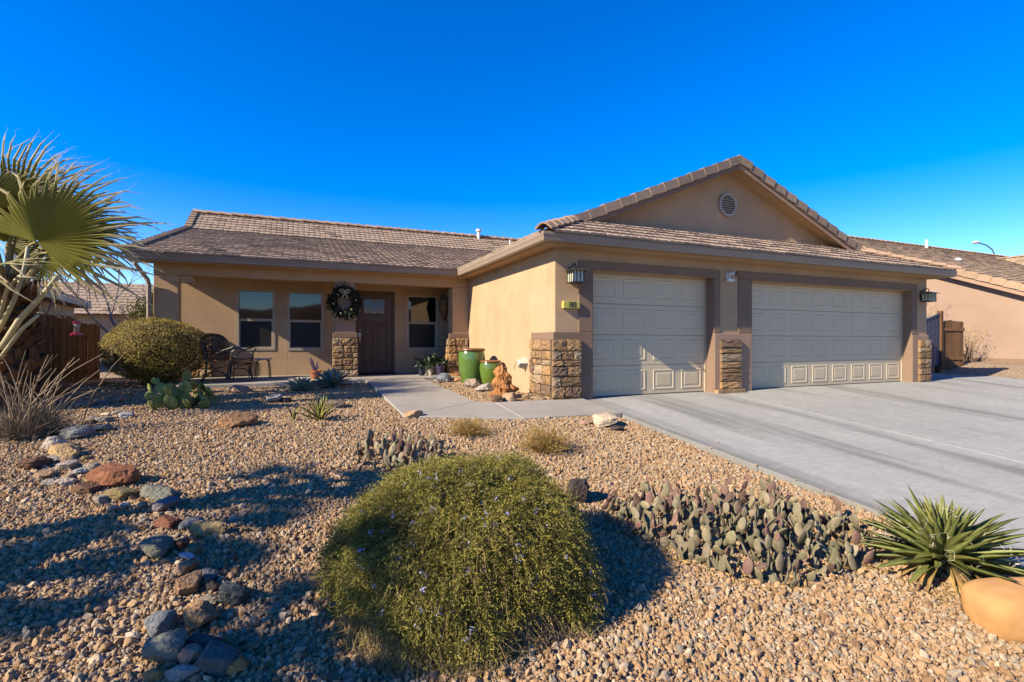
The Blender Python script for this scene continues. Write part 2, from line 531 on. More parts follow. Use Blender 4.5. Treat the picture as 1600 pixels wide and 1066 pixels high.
# garage doors: sections of raised panels
def garage_door(x0, x1, ncol, z0=-0.005, z1=2.13, y=7.2):
    d = MB().box(x0, y + 0.025, z0, x1, y + 0.06, z1).build('garage_door', DOORPAINT, house)
    rows = 4; hh = (z1 - z0) / rows
    for r in range(rows):
        s = MB().box(x0 + 0.002, y, z0 + r * hh + 0.004, x1 - 0.002, y + 0.024, z0 + (r + 1) * hh - 0.004).build('door_section', DOORPAINT, d, bevel=0.004)
    w = (x1 - x0 - 0.06) / ncol
    me = None
    for r in range(rows):
        for c in range(ncol):
            pw, ph = w * 0.76, hh * 0.70
            if me is None:
                b = MB()
                def ring(k, yy):
                    return [(-pw / 2 + k, yy, -ph / 2 + k), (pw / 2 - k, yy, -ph / 2 + k), (pw / 2 - k, yy, ph / 2 - k), (-pw / 2 + k, yy, ph / 2 - k)]
                rings = [ring(0, 0.004), ring(0.016, -0.008), ring(0.028, -0.008), ring(0.046, -0.001), ring(0.058, -0.001), ring(0.09, -0.007)]
                for q in range(len(rings) - 1):
                    b.add(rings[q] + rings[q + 1], [(i, (i + 1) % 4, 4 + (i + 1) % 4, 4 + i) for i in range(4)])
                b.add(rings[-1], [(0, 1, 2, 3)])
                me = b.mesh('panel'); me.materials.append(DOORPAINT)
            o = bpy.data.objects.new('panel', me); COL.objects.link(o); o.parent = d
            o.location = (x0 + 0.03 + w * (c + 0.5), y, z0 + hh * (r + 0.5))
    MB().box(x0 - 0.0, y - 0.03, z1 - 0.035, x1, y - 0.002, z1).build('weather_strip', FRAME_W, d)
    for xx in (x0, x1 - 0.035):
        MB().box(xx, y - 0.028, z0, xx + 0.035, y - 0.002, z1 - 0.036).build('weather_strip', FRAME_W, d)
    MB().box(x0 + 0.004, y - 0.006, z0, x1 - 0.004, y + 0.02, z0 + 0.02).build('bottom_seal', BLACK, d)
for (xa, xb) in ((4.42, 7.06), (8.0, 13.13)):
    MB().box(xb - 0.012, 6.985, -0.01, xb - 0.002, 7.19, 2.128).build('door_jamb', STUCCO_B, house)
    MB().box(xa + 0.002, 6.985, -0.01, xa + 0.012, 7.19, 2.128).build('door_jamb', STUCCO_B, house)
garage_door(4.425, 7.055, 4)
garage_door(8.005, 13.125, 8)

# porch: beam, columns, back wall
PB = 11.41
YB_ = 12.55
wall(-2.587, PB, 2.24, 3.727, PB + 0.3, EAVE)
wall(-2.587, PB + 0.002, -0.1, -2.184, PB + 0.28, 2.238)
wall(-2.585, YB_ + 0.001, -0.1, -2.2, 20, EAVE)
wall(-2.1835, PB + 0.03, 2.11, -1.93, PB + 0.28, 2.237)
wall(0.692, PB + 0.002, 0.1, 1.11, PB + 0.42, 2.238, STUCCO_P)
wall(3.327, PB + 0.002, 0.0, 3.727, PB + 0.4, 2.238)
for (x0, x1, y1) in ((0.645, 1.155, PB + 0.46), (3.24, 3.728, PB + 0.45)):
    MB().box(x0, PB - 0.045, 1.03, x1, y1, 1.14).build('wainscot', STUCCO_B, house, bevel=0.01)
    MB().box(x0 + 0.03, PB - 0.02, -0.02, x1 - 0.03 if x1 < 3 else x1, y1 - 0.03, 1.03).build('wainscot', MORTAR, house)
sv = veneer([(0.66, PB - 0.035, -0.02, 1.14, PB - 0.018, 1.025)])
stone_face(0.63, 1.168, 0.02, 1.03, [0.17, 0.15, 0.09, 0.17, 0.11, 0.17, 0.17], PB - 0.075, 0.07, sv, wmin=0.12, wmax=0.24)
sv = veneer([(3.25, PB - 0.035, -0.02, 3.70, PB - 0.018, 1.025)])
stone_face(3.215, 3.70, -0.02, 1.03, [0.17, 0.15, 0.13, 0.17, 0.15, 0.17], PB - 0.075, 0.07, sv, wmin=0.13, wmax=0.24)
stone_face(PB, PB + 0.42, -0.02, 1.03, [0.17, 0.15, 0.13, 0.17, 0.15, 0.17], 3.2, 0.07, sv, 'y', wmin=0.13, wmax=0.22)
# back wall with openings
YB = 12.55
OPEN = [(-1.315, -0.531, 0.75, 2.12), (-0.284, 0.51, 0.74, 2.11), (1.236, 2.171, 0.1, 2.19), (2.458, 3.283, 0.72, 2.12)]
def back_wall():
    xs = [-2.587]
    for o in OPEN:
        xs += [o[0], o[1]]
    xs += [3.728]
    for i in range(0, len(xs) - 1, 2):
        wall(xs[i], YB, -0.1, xs[i + 1], YB + 0.2, 2.42, bevel=0)
    for x0, x1, z0, z1 in OPEN:
        wall(x0, YB + 0.001, z1, x1, YB + 0.2, 2.42, bevel=0)
        if z0 > 0.3:
            wall(x0, YB + 0.001, -0.1, x1, YB + 0.2, z0, bevel=0)
back_wall()
MB().box(-2.587, PB + 0.301, 2.40, 3.728, YB + 0.05, 2.44).build('porch_ceiling', STUCCO, house)
MB().box(-2.19, YB - 0.12, 0.17, -1.77, YB - 0.001, 1.04).build('wainscot', MORTAR, house)
MB().box(-2.195, YB - 0.15, 1.04, -1.75, YB - 0.0005, 1.14).build('wainscot', STUCCO_B, house, bevel=0.01)
sv = veneer([(-2.18, YB - 0.14, 0.18, -1.78, YB - 0.118, 1.035)])
stone_face(-2.19, -1.76, 0.18, 1.035, [0.15, 0.17, 0.12, 0.15, 0.1], YB - 0.18, 0.07, sv, wmin=0.13, wmax=0.24)

def window(x0, x1, z0, z1, y=YB):
    w = MB().box(x0 + 0.04, y + 0.10, z0 + 0.04, x1 - 0.04, y + 0.11, z1 - 0.04).build('window', BLACK, house)
    f = MB()
    e = 0.055
    for q in ((x0, z0, x1, z0 + e), (x0, z1 - e * 0.8, x1, z1), (x0, z0 + e, x0 + e, z1 - e * 0.8), (x1 - e, z0 + e, x1, z1 - e * 0.8)):
        f.box(q[0], y - 0.012, q[1], q[2], y + 0.09, q[3])
    f.build('frame', FRAME_W, w)
    zm = z0 + (z1 - z0) * 0.5
    MB().box(x0 + e, y + 0.02, zm - 0.03, x1 - e, y + 0.075, zm + 0.03).build('meeting_rail', FRAME_W, w, bevel=0.005)
    MB().box(x0 + e + 0.001, y + 0.05, zm + 0.031, x1 - e - 0.001, y + 0.056, z1 - e * 0.8 - 0.001).build('pane', GLASS, w)
    MB().box(x0 + e + 0.022, y + 0.066, z0 + e + 0.022, x1 - e - 0.022, y + 0.072, zm - 0.031).build('pane', SCREEN, w)
    s = MB()
    for q in ((x0 + e, z0 + e, x1 - e, z0 + e + 0.022), (x0 + e, z0 + e + 0.022, x0 + e + 0.022, zm - 0.03), (x1 - e - 0.022, z0 + e + 0.022, x1 - e, zm - 0.03)):
        s.box(q[0], y + 0.045, q[1], q[2], y + 0.08, q[3])
    s.build('sash', FRAME_W, w)
for o in (OPEN[0], OPEN[1], OPEN[3]):
    window(*o)

# front door
def front_door():
    x0, x1, z0, z1 = 1.236, 2.171, 0.175, 2.19
    d = MB().box(x0 + 0.05, YB + 0.085, z0, x1 - 0.05, YB + 0.12, z1 - 0.05).build('front_door', BROWN_DOOR, house)
    j = MB()
    j.box(x0, YB + 0.03, z0, x0 + 0.05, YB + 0.16, z1); j.box(x1 - 0.05, YB + 0.03, z0, x1, YB + 0.16, z1); j.box(x0 + 0.05, YB + 0.03, z1 - 0.05, x1 - 0.05, YB + 0.16, z1)
    j.build('door_frame', BROWN_DOOR, d)
    y = YB + 0.084
    def raised(xa, xb, za, zb):
        b = MB()
        rings = []
        for k, dy in ((0, 0.0), (0.012, -0.012), (0.028, -0.012), (0.04, 0.004), (0.06, 0.004), (0.09, -0.008)):
            rings.append([(xa + k, y + dy, za + k), (xb - k, y + dy, za + k), (xb - k, y + dy, zb - k), (xa + k, y + dy, zb - k)])
        for q in range(len(rings) - 1):
            b.add(rings[q] + rings[q + 1], [(i, (i + 1) % 4, 4 + (i + 1) % 4, 4 + i) for i in range(4)])
        b.add(rings[-1], [(0, 1, 2, 3)])
        b.build('panel', BROWN_DOOR, d)
    raised(1.40, 1.67, 0.36, 1.42); raised(1.74, 2.01, 0.36, 1.42)
    gx0, gx1, gz0, gz1 = 1.43, 1.93, 1.64, 1.99
    f = MB()
    for q in ((gx0 - 0.04, gz0 - 0.04, gx1 + 0.04, gz0), (gx0 - 0.04, gz1, gx1 + 0.04, gz1 + 0.04), (gx0 - 0.04, gz0, gx0, gz1), (gx1, gz0, gx1 + 0.04, gz1)):
        f.box(q[0], y - 0.02, q[1], q[2], y + 0.01, q[3])
    f.build('glass_frame', BROWN_DOOR, d, bevel=0.004)
    gb = mat('leaded_glass_clear', (0.05, 0.12, 0.17), 0.12, 0.3, 18.0, 0.3, 40, ior=2.2, objvar=0.3)
    gw = mat('leaded_glass_frosted', (0.30, 0.32, 0.30), 0.3, 0.2, 20.0, 0.4, 50, ior=1.8, objvar=0.3)
    nx, nz = 8, 5
    for i in range(nx):
        for k in range(nz):
            c = abs(i - 3.5)
            m = gw if (k == 0 or (k == 1 and c > 1.2) or (k == 4 and c < 1)) else gb
            xa = gx0 + (gx1 - gx0) * i / nx; za = gz0 + (gz1 - gz0) * k / nz
            MB().box(xa + 0.003, y - 0.006 - 0.002 * ((i + k) % 2), za + 0.003, xa + (gx1 - gx0) / nx - 0.003, y + 0.004, za + (gz1 - gz0) / nz - 0.003).build('pane', m, d)
    b = MB().lathe([(0.0, 0), (0.028, 0.002), (0.028, 0.02), (0.016, 0.03), (0.0, 0.03)], 16)
    o = b.build('deadbolt', CHROME, d, smooth=True); o.location = (1.33, y, 1.22); o.rotation_euler = (R(90), 0, 0)
    h = MB().tube([(1.33, y - 0.005, 1.12), (1.33, y - 0.05, 1.10), (1.33, y - 0.06, 1.0), (1.33, y - 0.05, 0.9), (1.33, y - 0.005, 0.87)], 0.012, 8)
    h.box(1.305, y - 0.012, 1.05, 1.355, y - 0.001, 1.15)
    h.build('door_handle', CHROME, d)
    MB().box(x0 - 0.02, YB - 0.03, 0.165, x1 + 0.02, YB + 0.16, 0.185).build('threshold', BLACK, d)
front_door()

# ---------------------------------------------------------------- eaves: soffit, fascia, gutter
OV = 0.41
XL, XR, YF = 3.728 - OV, 13.74 + OV, 7.0 - OV
PYF = 11.0            # porch eave
soff = MB()
soff.box(XL + 0.13, YF + 0.13, 2.445, XR - 0.13, 7.05, 2.462)
soff.box(XL + 0.13, 7.05, 2.445, 3.78, PYF + 0.45, 2.462)
soff.box(-2.93, PYF + 0.13, 2.444, XL + 0.13, PYF + 0.45, 2.461)
soff.build('soffit', STUCCO, house)
def gutter(p, q, out, name='gutter'):
    # p -> q along the eave; out: outward unit vector; K-shaped profile (o = outward, z)
    p, q, out = Vector(p), Vector(q), Vector(out)
    prof = [(-0.135, 2.462), (-0.03, 2.462), (-0.02, 2.475), (-0.012, 2.52), (0.0, 2.555), (0.0, 2.598), (-0.012, 2.598), (-0.014, 2.56), (-0.12, 2.50), (-0.12, 2.60), (-0.135, 2.60)]
    b = MB(); n = len(prof)
    d = (q - p).normalized()
    vs = []
    for e, s in ((p, 1), (q, -1)):
        for o, z in prof:
            vs.append(e + out * o + Vector((0, 0, z)) + d * (-o if getattr(gutter, 'mitre', (0, 0))[0 if s == 1 else 1] else 0) * s * getattr(gutter, 'mitre', (0, 0))[0 if s == 1 else 1])
    fs = [(i, (i + 1) % n, n + (i + 1) % n, n + i) for i in range(n)]
    fs += [tuple(range(n - 1, -1, -1)), tuple(range(n, 2 * n))]
    b.add(vs, fs)
    o = b.build(name, GUTTER, house)
    return o
gutter.mitre = (1, 1); gutter((XL, YF, 0), (XR, YF, 0), (0, -1, 0))
gutter.mitre = (-1, 1); g2 = gutter((XL, PYF, 0), (XL, YF, 0), (-1, 0, 0))
gutter.mitre = (0, -1); gutter((-2.93, PYF, 0), (XL, PYF, 0), (0, -1, 0))
gutter.mitre = (1, 0); gutter((XR, YF, 0), (XR, 20, 0), (1, 0, 0))
MB().box(2.86, PYF - 0.004, 2.58, XL + 0.02, PYF + 0.004, 2.70).build('splash_guard', GUTTER, g2)
# downspout
ds = MB()
sx, sy = -2.72, PB - 0.06
pts = [(-2.79, PYF + 0.06, 2.47), (-2.79, PYF + 0.07, 2.38), (-2.66, PB - 0.09, 2.12), (-2.645, PB - 0.05, 2.03), (-2.645, PB - 0.05, 0.12)]
ds.tube(pts, 0.042, 4)
ds.build('downspout', GUTTER, house)

# ---------------------------------------------------------------- roofs
roof = MB()
def rz_left(x):
    return 2.6 + PITCH * (x - XL)
XC = (XL + XR) / 2
ZR = rz_left(XC)
YG = 7.93                         # front of the gable rake
dz = -0.035
def q4(b, *p):
    b.add([(x, y, z + dz) for x, y, z in p], [tuple(range(len(p)))])
# underlay sheets (tiles lie on them)
dG = YG - YF
q4(roof, (XL, YF, 2.6), (XR, YF, 2.6), (XR - 1.75, YF + 1.75, 2.6 + PITCH * 1.75), (XL + 1.75, YF + 1.75, 2.6 + PITCH * 1.75))
q4(roof, (XL, YF, 2.6), (XL + dG, YG, 2.6 + PITCH * dG), (XC, YG, ZR), (XC, 22, ZR), (XL, 22, 2.6))
q4(roof, (XR, YF, 2.6), (XR, 22, 2.6), (XC, 22, ZR), (XC, YG, ZR), (XR - dG, YG, 2.6 + PITCH * dG))
P1, P2 = 0.285, 0.63
YBK, YRG = 16.2, 17.33
ZBK = 2.6 + P1 * (YBK - PYF); ZRG = ZBK + P2 * (YRG - YBK)
q4(roof, (-2.93, PYF, 2.6), (9.0, PYF, 2.6), (9.0, YBK, ZBK), (-2.93, YBK, ZBK))
q4(roof, (-2.93, YBK, ZBK), (9.0, YBK, ZBK), (9.0, YRG, ZRG), (-2.93, YRG, ZRG))
q4(roof, (-2.93, YRG, ZRG), (9.0, YRG, ZRG), (9.0, YRG + 5, ZRG - 2.1), (-2.93, YRG + 5, ZRG - 2.1))
roof = roof.build('roof', UNDER, house)

TILE_W, EXPO = 0.305, 0.335
def tile_shape(w, l, th, b, O, u, v, n, cu, cv, tone, jit=0.0):
    # one tile: butt end raised on the course below, striated top with a shallow centre rib
    u0, u1 = cu + 0.004, cu + w - 0.004
    h0 = 0.040 + jit; h1 = 0.006
    def P(a, c, h):
        return O + u * a + v * c + n * h
    m1 = u0 + (u1 - u0) * 0.33; m2 = u0 + (u1 - u0) * 0.67
    prof = [(u0, -0.007), (u0 + 0.02, 0.0), (m1, 0.002), ((m1 + m2) / 2, -0.006), (m2, 0.002), (u1 - 0.02, 0.0), (u1, -0.007)]
    vs = [P(a, cv, h0 + e) for a, e in prof] + [P(a, cv + l, h1 + e) for a, e in prof] + [P(u0, cv, h0 - th), P(u1, cv, h0 - th)]
    k = len(prof)
    fs = [(i, i + 1, k + i + 1, k + i) for i in range(k - 1)]
    fs.append(tuple([2 * k, 2 * k + 1] + list(range(k - 1, -1, -1))))
    fs.append((0, k, 2 * k)); fs.append((k - 1, 2 * k + 1, 2 * k - 1))
    b.add(vs, fs, tone)
def field(O, u, v, length, span, parent, single=False, expo=EXPO, tile_w=TILE_W, name='tile_field'):
    O, u, v = Vector(O), Vector(u).normalized(), Vector(v).normalized()
    n = u.cross(v).normalized()
    b = MB()
    k = 0; cv = 0.0
    rr = random.Random(11)
    while cv < length - 0.08:
        lo, hi = span(cv + expo * 0.5)
        cu = lo - (tile_w * 0.5 if k % 2 else 0.0)
        while cu < hi:
            a, e = max(cu, lo), min(cu + tile_w, hi)
            if e - a > 0.06:
                l = min(expo + 0.07, length - cv)
                if single:
                    bb = MB(); tile_shape(e - a, l, 0.036, bb, O, u, v, n, a, cv, None, rr.uniform(-0.006, 0.008))
                    bb.build('tile', ROOF1, parent)
                else:
                    t = rr.uniform(0.84, 1.1)
                    if rr.random() < 0.05:
                        t *= 0.65
                    tile_shape(e - a, l, 0.036, b, O, u, v, n, a, cv, t, rr.uniform(-0.006, 0.008))
            cu += tile_w
        cv += expo; k += 1
    if not single:
        b.build(name, ROOF, parent, kind='stuff')
kf = math.sqrt(1 + PITCH * PITCH)
# front strip below the gable: the tiles that show largest, one object each
field((XL, YF - 0.03, 2.588), (1, 0, 0), (0, 1, PITCH), 1.72 * kf, lambda s: (s / kf + 0.02, (XR - XL) - s / kf - 0.02), roof, single=True)
# porch / main front slope
k1 = math.sqrt(1 + P1 * P1); k2 = math.sqrt(1 + P2 * P2)
def lim(s):
    y = PYF + s / k1
    z = 2.6 + P1 * s / k1
    return (0.0, XL + (z - 2.6) / PITCH + 2.93 + 0.6)
field((-2.93, PYF - 0.03, 2.59), (1, 0, 0), (0, 1, P1), (YBK - PYF) * k1, lim, roof, expo=0.30)
field((-2.93, YBK, ZBK), (1, 0, 0), (0, 1, P2), (YRG - YBK) * k2, lambda s: (0.0, 11.5), roof, expo=0.19)
# garage side slopes beside the gable
field((XL, 20, 2.588), (0, -1, 0), (1, 0, PITCH), (XC - XL) * kf, lambda s: (0.0, 20 - (YG if s / kf > dG else YF + s / kf) - 0.02), roof)
field((XR, YF, 2.588), (0, 1, 0), (-1, 0, PITCH), (XC - XL) * kf, lambda s: ((dG if s / kf > dG else s / kf) + 0.02, 8.0), roof)

def cap_run(p, q, n, m, parent, w=0.14, h=0.075, name='hip_tile', step=0.02):
    # inverted-V cap tiles from p up to q, each lapping the one below
    p, q = Vector(p), Vector(q)
    d = (q - p); L = d.length; d.normalize()
    side = d.cross(Vector((0, 0, 1))).normalized(); up = side.cross(d).normalized()
    b = MB()
    l = L / n + 0.05
    prof = [(-w, -h), (-w * 0.45, -0.008), (0, 0.012), (w * 0.45, -0.008), (w, -h)]
    t = 0.022
    vs = []
    for s, lift in ((0, 0.03), (l, 0.0)):
        for a, e in prof:
            vs.append(d * s + side * a + up * (e + lift))
        for a, e in prof:
            vs.append(d * s + side * a * 0.86 + up * (e + lift - t))
    fs = []
    for i in range(4):
        fs.append((i, i + 1, 10 + i + 1, 10 + i)); fs.append((5 + i, 15 + i, 15 + i + 1, 5 + i + 1))
        fs.append((i, 5 + i, 5 + i + 1, i + 1)); fs.append((10 + i, 10 + i + 1, 15 + i + 1, 15 + i))
    fs += [(0, 10, 15, 5), (4, 9, 19, 14)]
    b.add(vs, fs)
    me = b.mesh(name); me.materials.append(m)
    for i in range(n):
        o = bpy.data.objects.new(name, me); COL.objects.link(o); o.parent = parent
        o.location = p + d * (L / n * i) + up * rnd.uniform(-0.004, 0.006)
cap_run((XL - 0.02, YF - 0.02, 2.68), (XL + dG - 0.03, YG - 0.03, 2.68 + PITCH * dG), 6, HIPT, roof)
cap_run((XR + 0.02, YF - 0.02, 2.68), (XR - dG + 0.03, YG - 0.03, 2.68 + PITCH * dG), 7, HIPT, roof)
cap_run((XC, YG + 0.1, ZR + 0.09), (XC, 19, ZR + 0.09), 30, HIPT, roof, name='ridge_tile')
cap_run((-2.93, YRG, ZRG + 0.07), (9, YRG, ZRG + 0.07), 36, HIPT, roof, name='ridge_tile')

# rake tiles: L-shaped edge tiles, one face on the roof, one hanging over the barge board
def rake_run(p, q, n, inward, parent, drop=0.17, top=0.16, m=RAKE):
    p, q, inward = Vector(p), Vector(q), Vector(inward).normalized()
    d = q - p; L = d.length; d.normalize()
    side = inward
    up = side.cross(d); up = up if up.z > 0 else -up
    up.normalize()
    l = L / n + 0.03
    b = MB()
    t = 0.025
    prof = [(0, -drop), (0, 0.0), (top, 0.0), (top, -t), (t, -t), (t, -drop)]
    vs = []
    for s, lift in ((0, 0.025), (l, 0.0)):
        vs += [d * s + side * (a - lift * 0.7) + up * (e + lift) for a, e in prof]
    k = len(prof)
    b.add(vs, [(i, (i + 1) % k, k + (i + 1) % k, k + i) for i in range(k)] + [tuple(range(k - 1, -1, -1)), tuple(range(k, 2 * k))])
    me = b.mesh('rake_tile')
    bm = bmesh.new(); bm.from_mesh(me); bmesh.ops.recalc_face_normals(bm, faces=bm.faces); bm.to_mesh(me); bm.free()
    me.materials.append(m)
    for i in range(n):
        o = bpy.data.objects.new('rake_tile', me); COL.objects.link(o); o.parent = parent
        o.location = p + d * (L / n * i) + up * rnd.uniform(-0.003, 0.005)
zr0 = 2.6 + PITCH * dG
rake_run((XL + dG - 0.1, YG - 0.03, zr0 + 0.06), (XC, YG - 0.03, ZR + 0.10), 12, (0, 1, 0), roof)
rake_run((XR - dG + 0.1, YG - 0.03, zr0 + 0.06), (XC, YG - 0.03, ZR + 0.10), 12, (0, 1, 0), roof)
rake_run((-2.95, PYF - 0.03, 2.65), (-2.95, YBK, ZBK + 0.06), 17, (1, 0, 0), roof)
rake_run((-2.95, YBK, ZBK + 0.06), (-2.95, YRG, ZRG + 0.07), 7, (1, 0, 0), roof)
# gable: wall, barge boards, soffit, vent
YW = 8.3
gw = MB().prism([(XL + 0.9, YW, 2.6 + PITCH * 0.9 - 0.045), (XR - 0.9, YW, 2.6 + PITCH * 0.9 - 0.045), (XC, YW, ZR - 0.045)], (0, 0.15, 0)).build('gable_wall', STUCCO, house)
for s, xe in ((1, XL + dG - 0.35), (-1, XR - dG + 0.35)):
    z_e = 2.6 + PITCH * abs(xe - (XL if s == 1 else XR))
    MB().prism([(xe, YG, z_e - 0.17), (XC, YG, ZR - 0.17), (XC, YG, ZR - 0.037), (xe, YG, z_e - 0.037)], (0, 0.04, 0)).build('barge_board', STUCCO_B if s == 1 else STUCCO_P, house)
    MB().prism([(xe, YG + 0.041, z_e - 0.09), (XC, YG + 0.041, ZR - 0.09), (XC, YG + 0.041, ZR - 0.05), (xe, YG + 0.041, z_e - 0.05)], (0, YW - YG - 0.042, 0)).build('soffit', STUCCO, house)
vent = MB().lathe([(0.0, 0.0), (0.22, 0.0)], 32).build('vent', MORTAR, house)
vent.location = (XC + 0.02, YW - 0.012, 3.99); vent.rotation_euler = (R(90), 0, 0)
VENTM = mat('vent_paint', (0.46, 0.38, 0.31), 0.6, 0.04, 5)
MB().lathe([(0.205, -0.005), (0.205, 0.035), (0.262, 0.035), (0.262, -0.005)], 36).build('frame', VENTM, vent, smooth=False)
for k in range(8):
    z = -0.18 + k * 0.051; hw = math.sqrt(max(0.0, 0.21 ** 2 - z * z))
    b = MB().hexa([(-hw, z - 0.022, 0.002), (hw, z - 0.022, 0.002), (hw, z + 0.004, 0.002), (-hw, z + 0.004, 0.002),
                   (-hw, z - 0.028, 0.026), (hw, z - 0.028, 0.026), (hw, z - 0.018, 0.03), (-hw, z - 0.018, 0.03)])
    b.build('slat', VENTM, vent)
# roof pipes
pv = MB().tube([(6.0, YRG - 0.15, ZRG - 0.1), (6.0, YRG - 0.15, ZRG + 0.22)], 0.06, 10)
pv.tube([(6.0, YRG - 0.15, ZRG + 0.18), (6.0, YRG - 0.15, ZRG + 0.26)], 0.10, 10)
pv.build('roof_vent', WHITE, house)
MB().tube([(6.75, YBK - 0.2, ZBK - 0.1), (6.75, YBK - 0.2, ZBK + 0.42)], 0.03, 8).build('vent_pipe', WHITE, house)

# ---------------------------------------------------------------- things fixed to the house
def lantern(loc, label):
    t = thing('wall_lantern', label, 'lantern', loc)
    MB().box(-0.055, 0.09, -0.12, 0.055, 0.115, 0.12).build('back_plate', BLACK, t, bevel=0.006)
    MB().tube([(0, 0.1, 0.07), (0, 0.07, 0.15), (0, 0.0, 0.17), (0, -0.03, 0.14), (0, -0.03, 0.085)], 0.011, 8).build('arm', BLACK, t)
    r = MB(); w = 0.17
    r.add([(-w, -0.03 - w, 0.05), (w, -0.03 - w, 0.05), (w, -0.03 + w * 0.7, 0.05), (-w, -0.03 + w * 0.7, 0.05), (-0.04, -0.06, 0.095), (0.04, -0.06, 0.095), (0.04, 0.0, 0.095), (-0.04, 0.0, 0.095)],
          [(0, 3, 2, 1), (4, 5, 6, 7), (0, 1, 5, 4), (1, 2, 6, 5), (2, 3, 7, 6), (3, 0, 4, 7)])
    r.build('hood', mat('lantern_hood', (0.28, 0.25, 0.20), 0.4, 0.1, 9, metal=0.6), t)
    f = MB(); w = 0.095
    for x in (-w, -0.032, 0.032, w):
        for yy in (-0.03 - w, -0.03 + w):
            f.box(x - 0.006, yy - 0.006, -0.13, x + 0.006, yy + 0.006, 0.05)
    for yy in (-0.062, 0.002):
        for x in (-w, w):
            f.box(x - 0.006, yy - 0.006, -0.13, x + 0.006, yy + 0.006, 0.05)
    f.box(-w - 0.008, -0.03 - w - 0.008, -0.145, w + 0.008, -0.03 + w + 0.008, -0.13)
    f.build('cage', BLACK, t)
    gl = mat('seeded_glass', (0.55, 0.55, 0.40), 0.15, 0.15, 12, ior=1.6)
    MB().box(-w + 0.004, -0.03 - w + 0.004, -0.128, w - 0.004, -0.03 + w - 0.004, 0.045).build('glass', gl, t)
lantern((4.02, 6.88, 2.02), 'black lantern above the house number plaque at the garage corner')
lantern((13.53, 6.88, 2.02), 'black lantern by the far end of the wide garage door')

pl = thing('house_number_plaque', 'yellow house number plaque on the stucco beside the narrow garage door', 'plaque', (4.0, 6.985, 1.535))
MB().box(-0.15, -0.05, -0.058, 0.15, 0.014, 0.062).build('panel', mat('plaque_yellow', (0.62, 0.52, 0.12), 0.45, 0.05, 6), pl, bevel=0.008)
def number_mesh(text):
    cu = bpy.data.curves.new('number', 'FONT')
    cu.body = text; cu.align_x = 'CENTER'; cu.align_y = 'CENTER'; cu.size = 0.125; cu.extrude = 0.002; cu.offset = 0.0015
    tmp = bpy.data.objects.new('number_text', cu); COL.objects.link(tmp)
    me = bpy.data.meshes.new_from_object(tmp.evaluated_get(bpy.context.evaluated_depsgraph_get()))
    bpy.data.objects.remove(tmp)
    return me
o = link('number', number_mesh('183'), BLACK, pl, (0.01, -0.0525, 0.002)); o.rotation_euler = (R(90), 0, 0); o.scale = (0.82, 1, 1)

fl = thing('floodlight', 'white motion floodlight on the pier between the garage doors', 'floodlight', (7.4, 6.995, 2.15))
MB().box(-0.05, -0.03, -0.02, 0.05, 0.004, 0.09).build('back_plate', WHITE, fl, bevel=0.006)
MB().tube([(0.0, -0.03, 0.05), (0.02, -0.09, 0.07), (0.05, -0.13, 0.06)], [0.03, 0.035, 0.055], 12).build('lamp_head', WHITE, fl)
MB().tube([(0.05, -0.131, 0.06), (0.062, -0.15, 0.056)], [0.05, 0.052], 12).build('lens', BLACK, fl)
MB().box(-0.085, -0.10, -0.085, 0.075, -0.02, -0.03).build('sensor', WHITE, fl, bevel=0.01)

fc = thing('faucet_cover', 'pale foam faucet cover on the sunlit side wall of the garage', 'faucet cover', (3.728, 8.1, 0.56))
cv = MB().lathe([(0.0, 0.16), (0.05, 0.16), (0.065, 0.14), (0.10, 0.0), (0.0, 0.0)], 4)
o = cv.build('shell', mat('foam', (0.58, 0.58, 0.47), 0.8, 0.05, 20, 0.2, 80), fc); o.rotation_euler = (0, R(-90), 0); o.scale = (1.2, 1, 1)
MB().tube([(-0.15, 0, 0.02), (-0.20, 0, 0.0), (-0.22, 0.0, -0.05), (-0.225, 0, -0.11)], 0.005, 5).build('cord', BLACK, fc)

# wreath on the column
LEAFD = mat('wreath_needles', (0.022, 0.032, 0.014), 0.7, 0.4, 30, tone=True)
wr = thing('wreath', 'dark green wreath with a gold bow hanging on the porch column', 'wreath', (0.88, PB - 0.09, 1.80))
b = MB()
r2 = random.Random(3)
for i in range(1300):
    a = r2.uniform(0, 2 * math.pi); rr = 0.235 + r2.gauss(0, 0.05)
    base = Vector((math.cos(a) * rr, r2.uniform(-0.06, 0.05), math.sin(a) * rr))
    d = Vector((math.cos(a + 0.9 * r2.choice((-1, 1)) * r2.random()), r2.uniform(-0.7, 0.3), math.sin(a + r2.uniform(-1, 1)))).normalized()
    l = r2.uniform(0.05, 0.11); s = d.cross(Vector((r2.random(), r2.random(), r2.random()))).normalized() * 0.011
    b.add([base - s, base + d * l * 0.5 - s * 1.3, base + d * l, base + d * l * 0.5 + s * 1.3, base + s], [(0, 1, 2, 3, 4)], r2.uniform(0.6, 2.0))
b.build('foliage', LEAFD, wr, kind='stuff')
ring = MB(); ring.tube([(math.cos(a) * 0.235, 0, math.sin(a) * 0.235) for a in [2 * math.pi * k / 28 for k in range(29)]], 0.05, 8, cap=False)
ring.build('ring', mat('wreath_core', (0.02, 0.022, 0.012), 0.9), wr)
GOLD = mat('ribbon_gold', (0.42, 0.33, 0.16), 0.4, 0.2, 12)
bw = MB()
for s in (-1, 1):
    bw.tube([(0, -0.09, 0.22), (s * 0.06, -0.10, 0.27), (s * 0.11, -0.09, 0.24), (s * 0.07, -0.08, 0.2), (0, -0.085, 0.21)], 0.017, 6)
    bw.tube([(0, -0.09, 0.21), (s * 0.03, -0.1, 0.14), (s * 0.06, -0.1, 0.07)], [0.018, 0.016, 0.014], 5)
bw.build('bow', GOLD, wr)
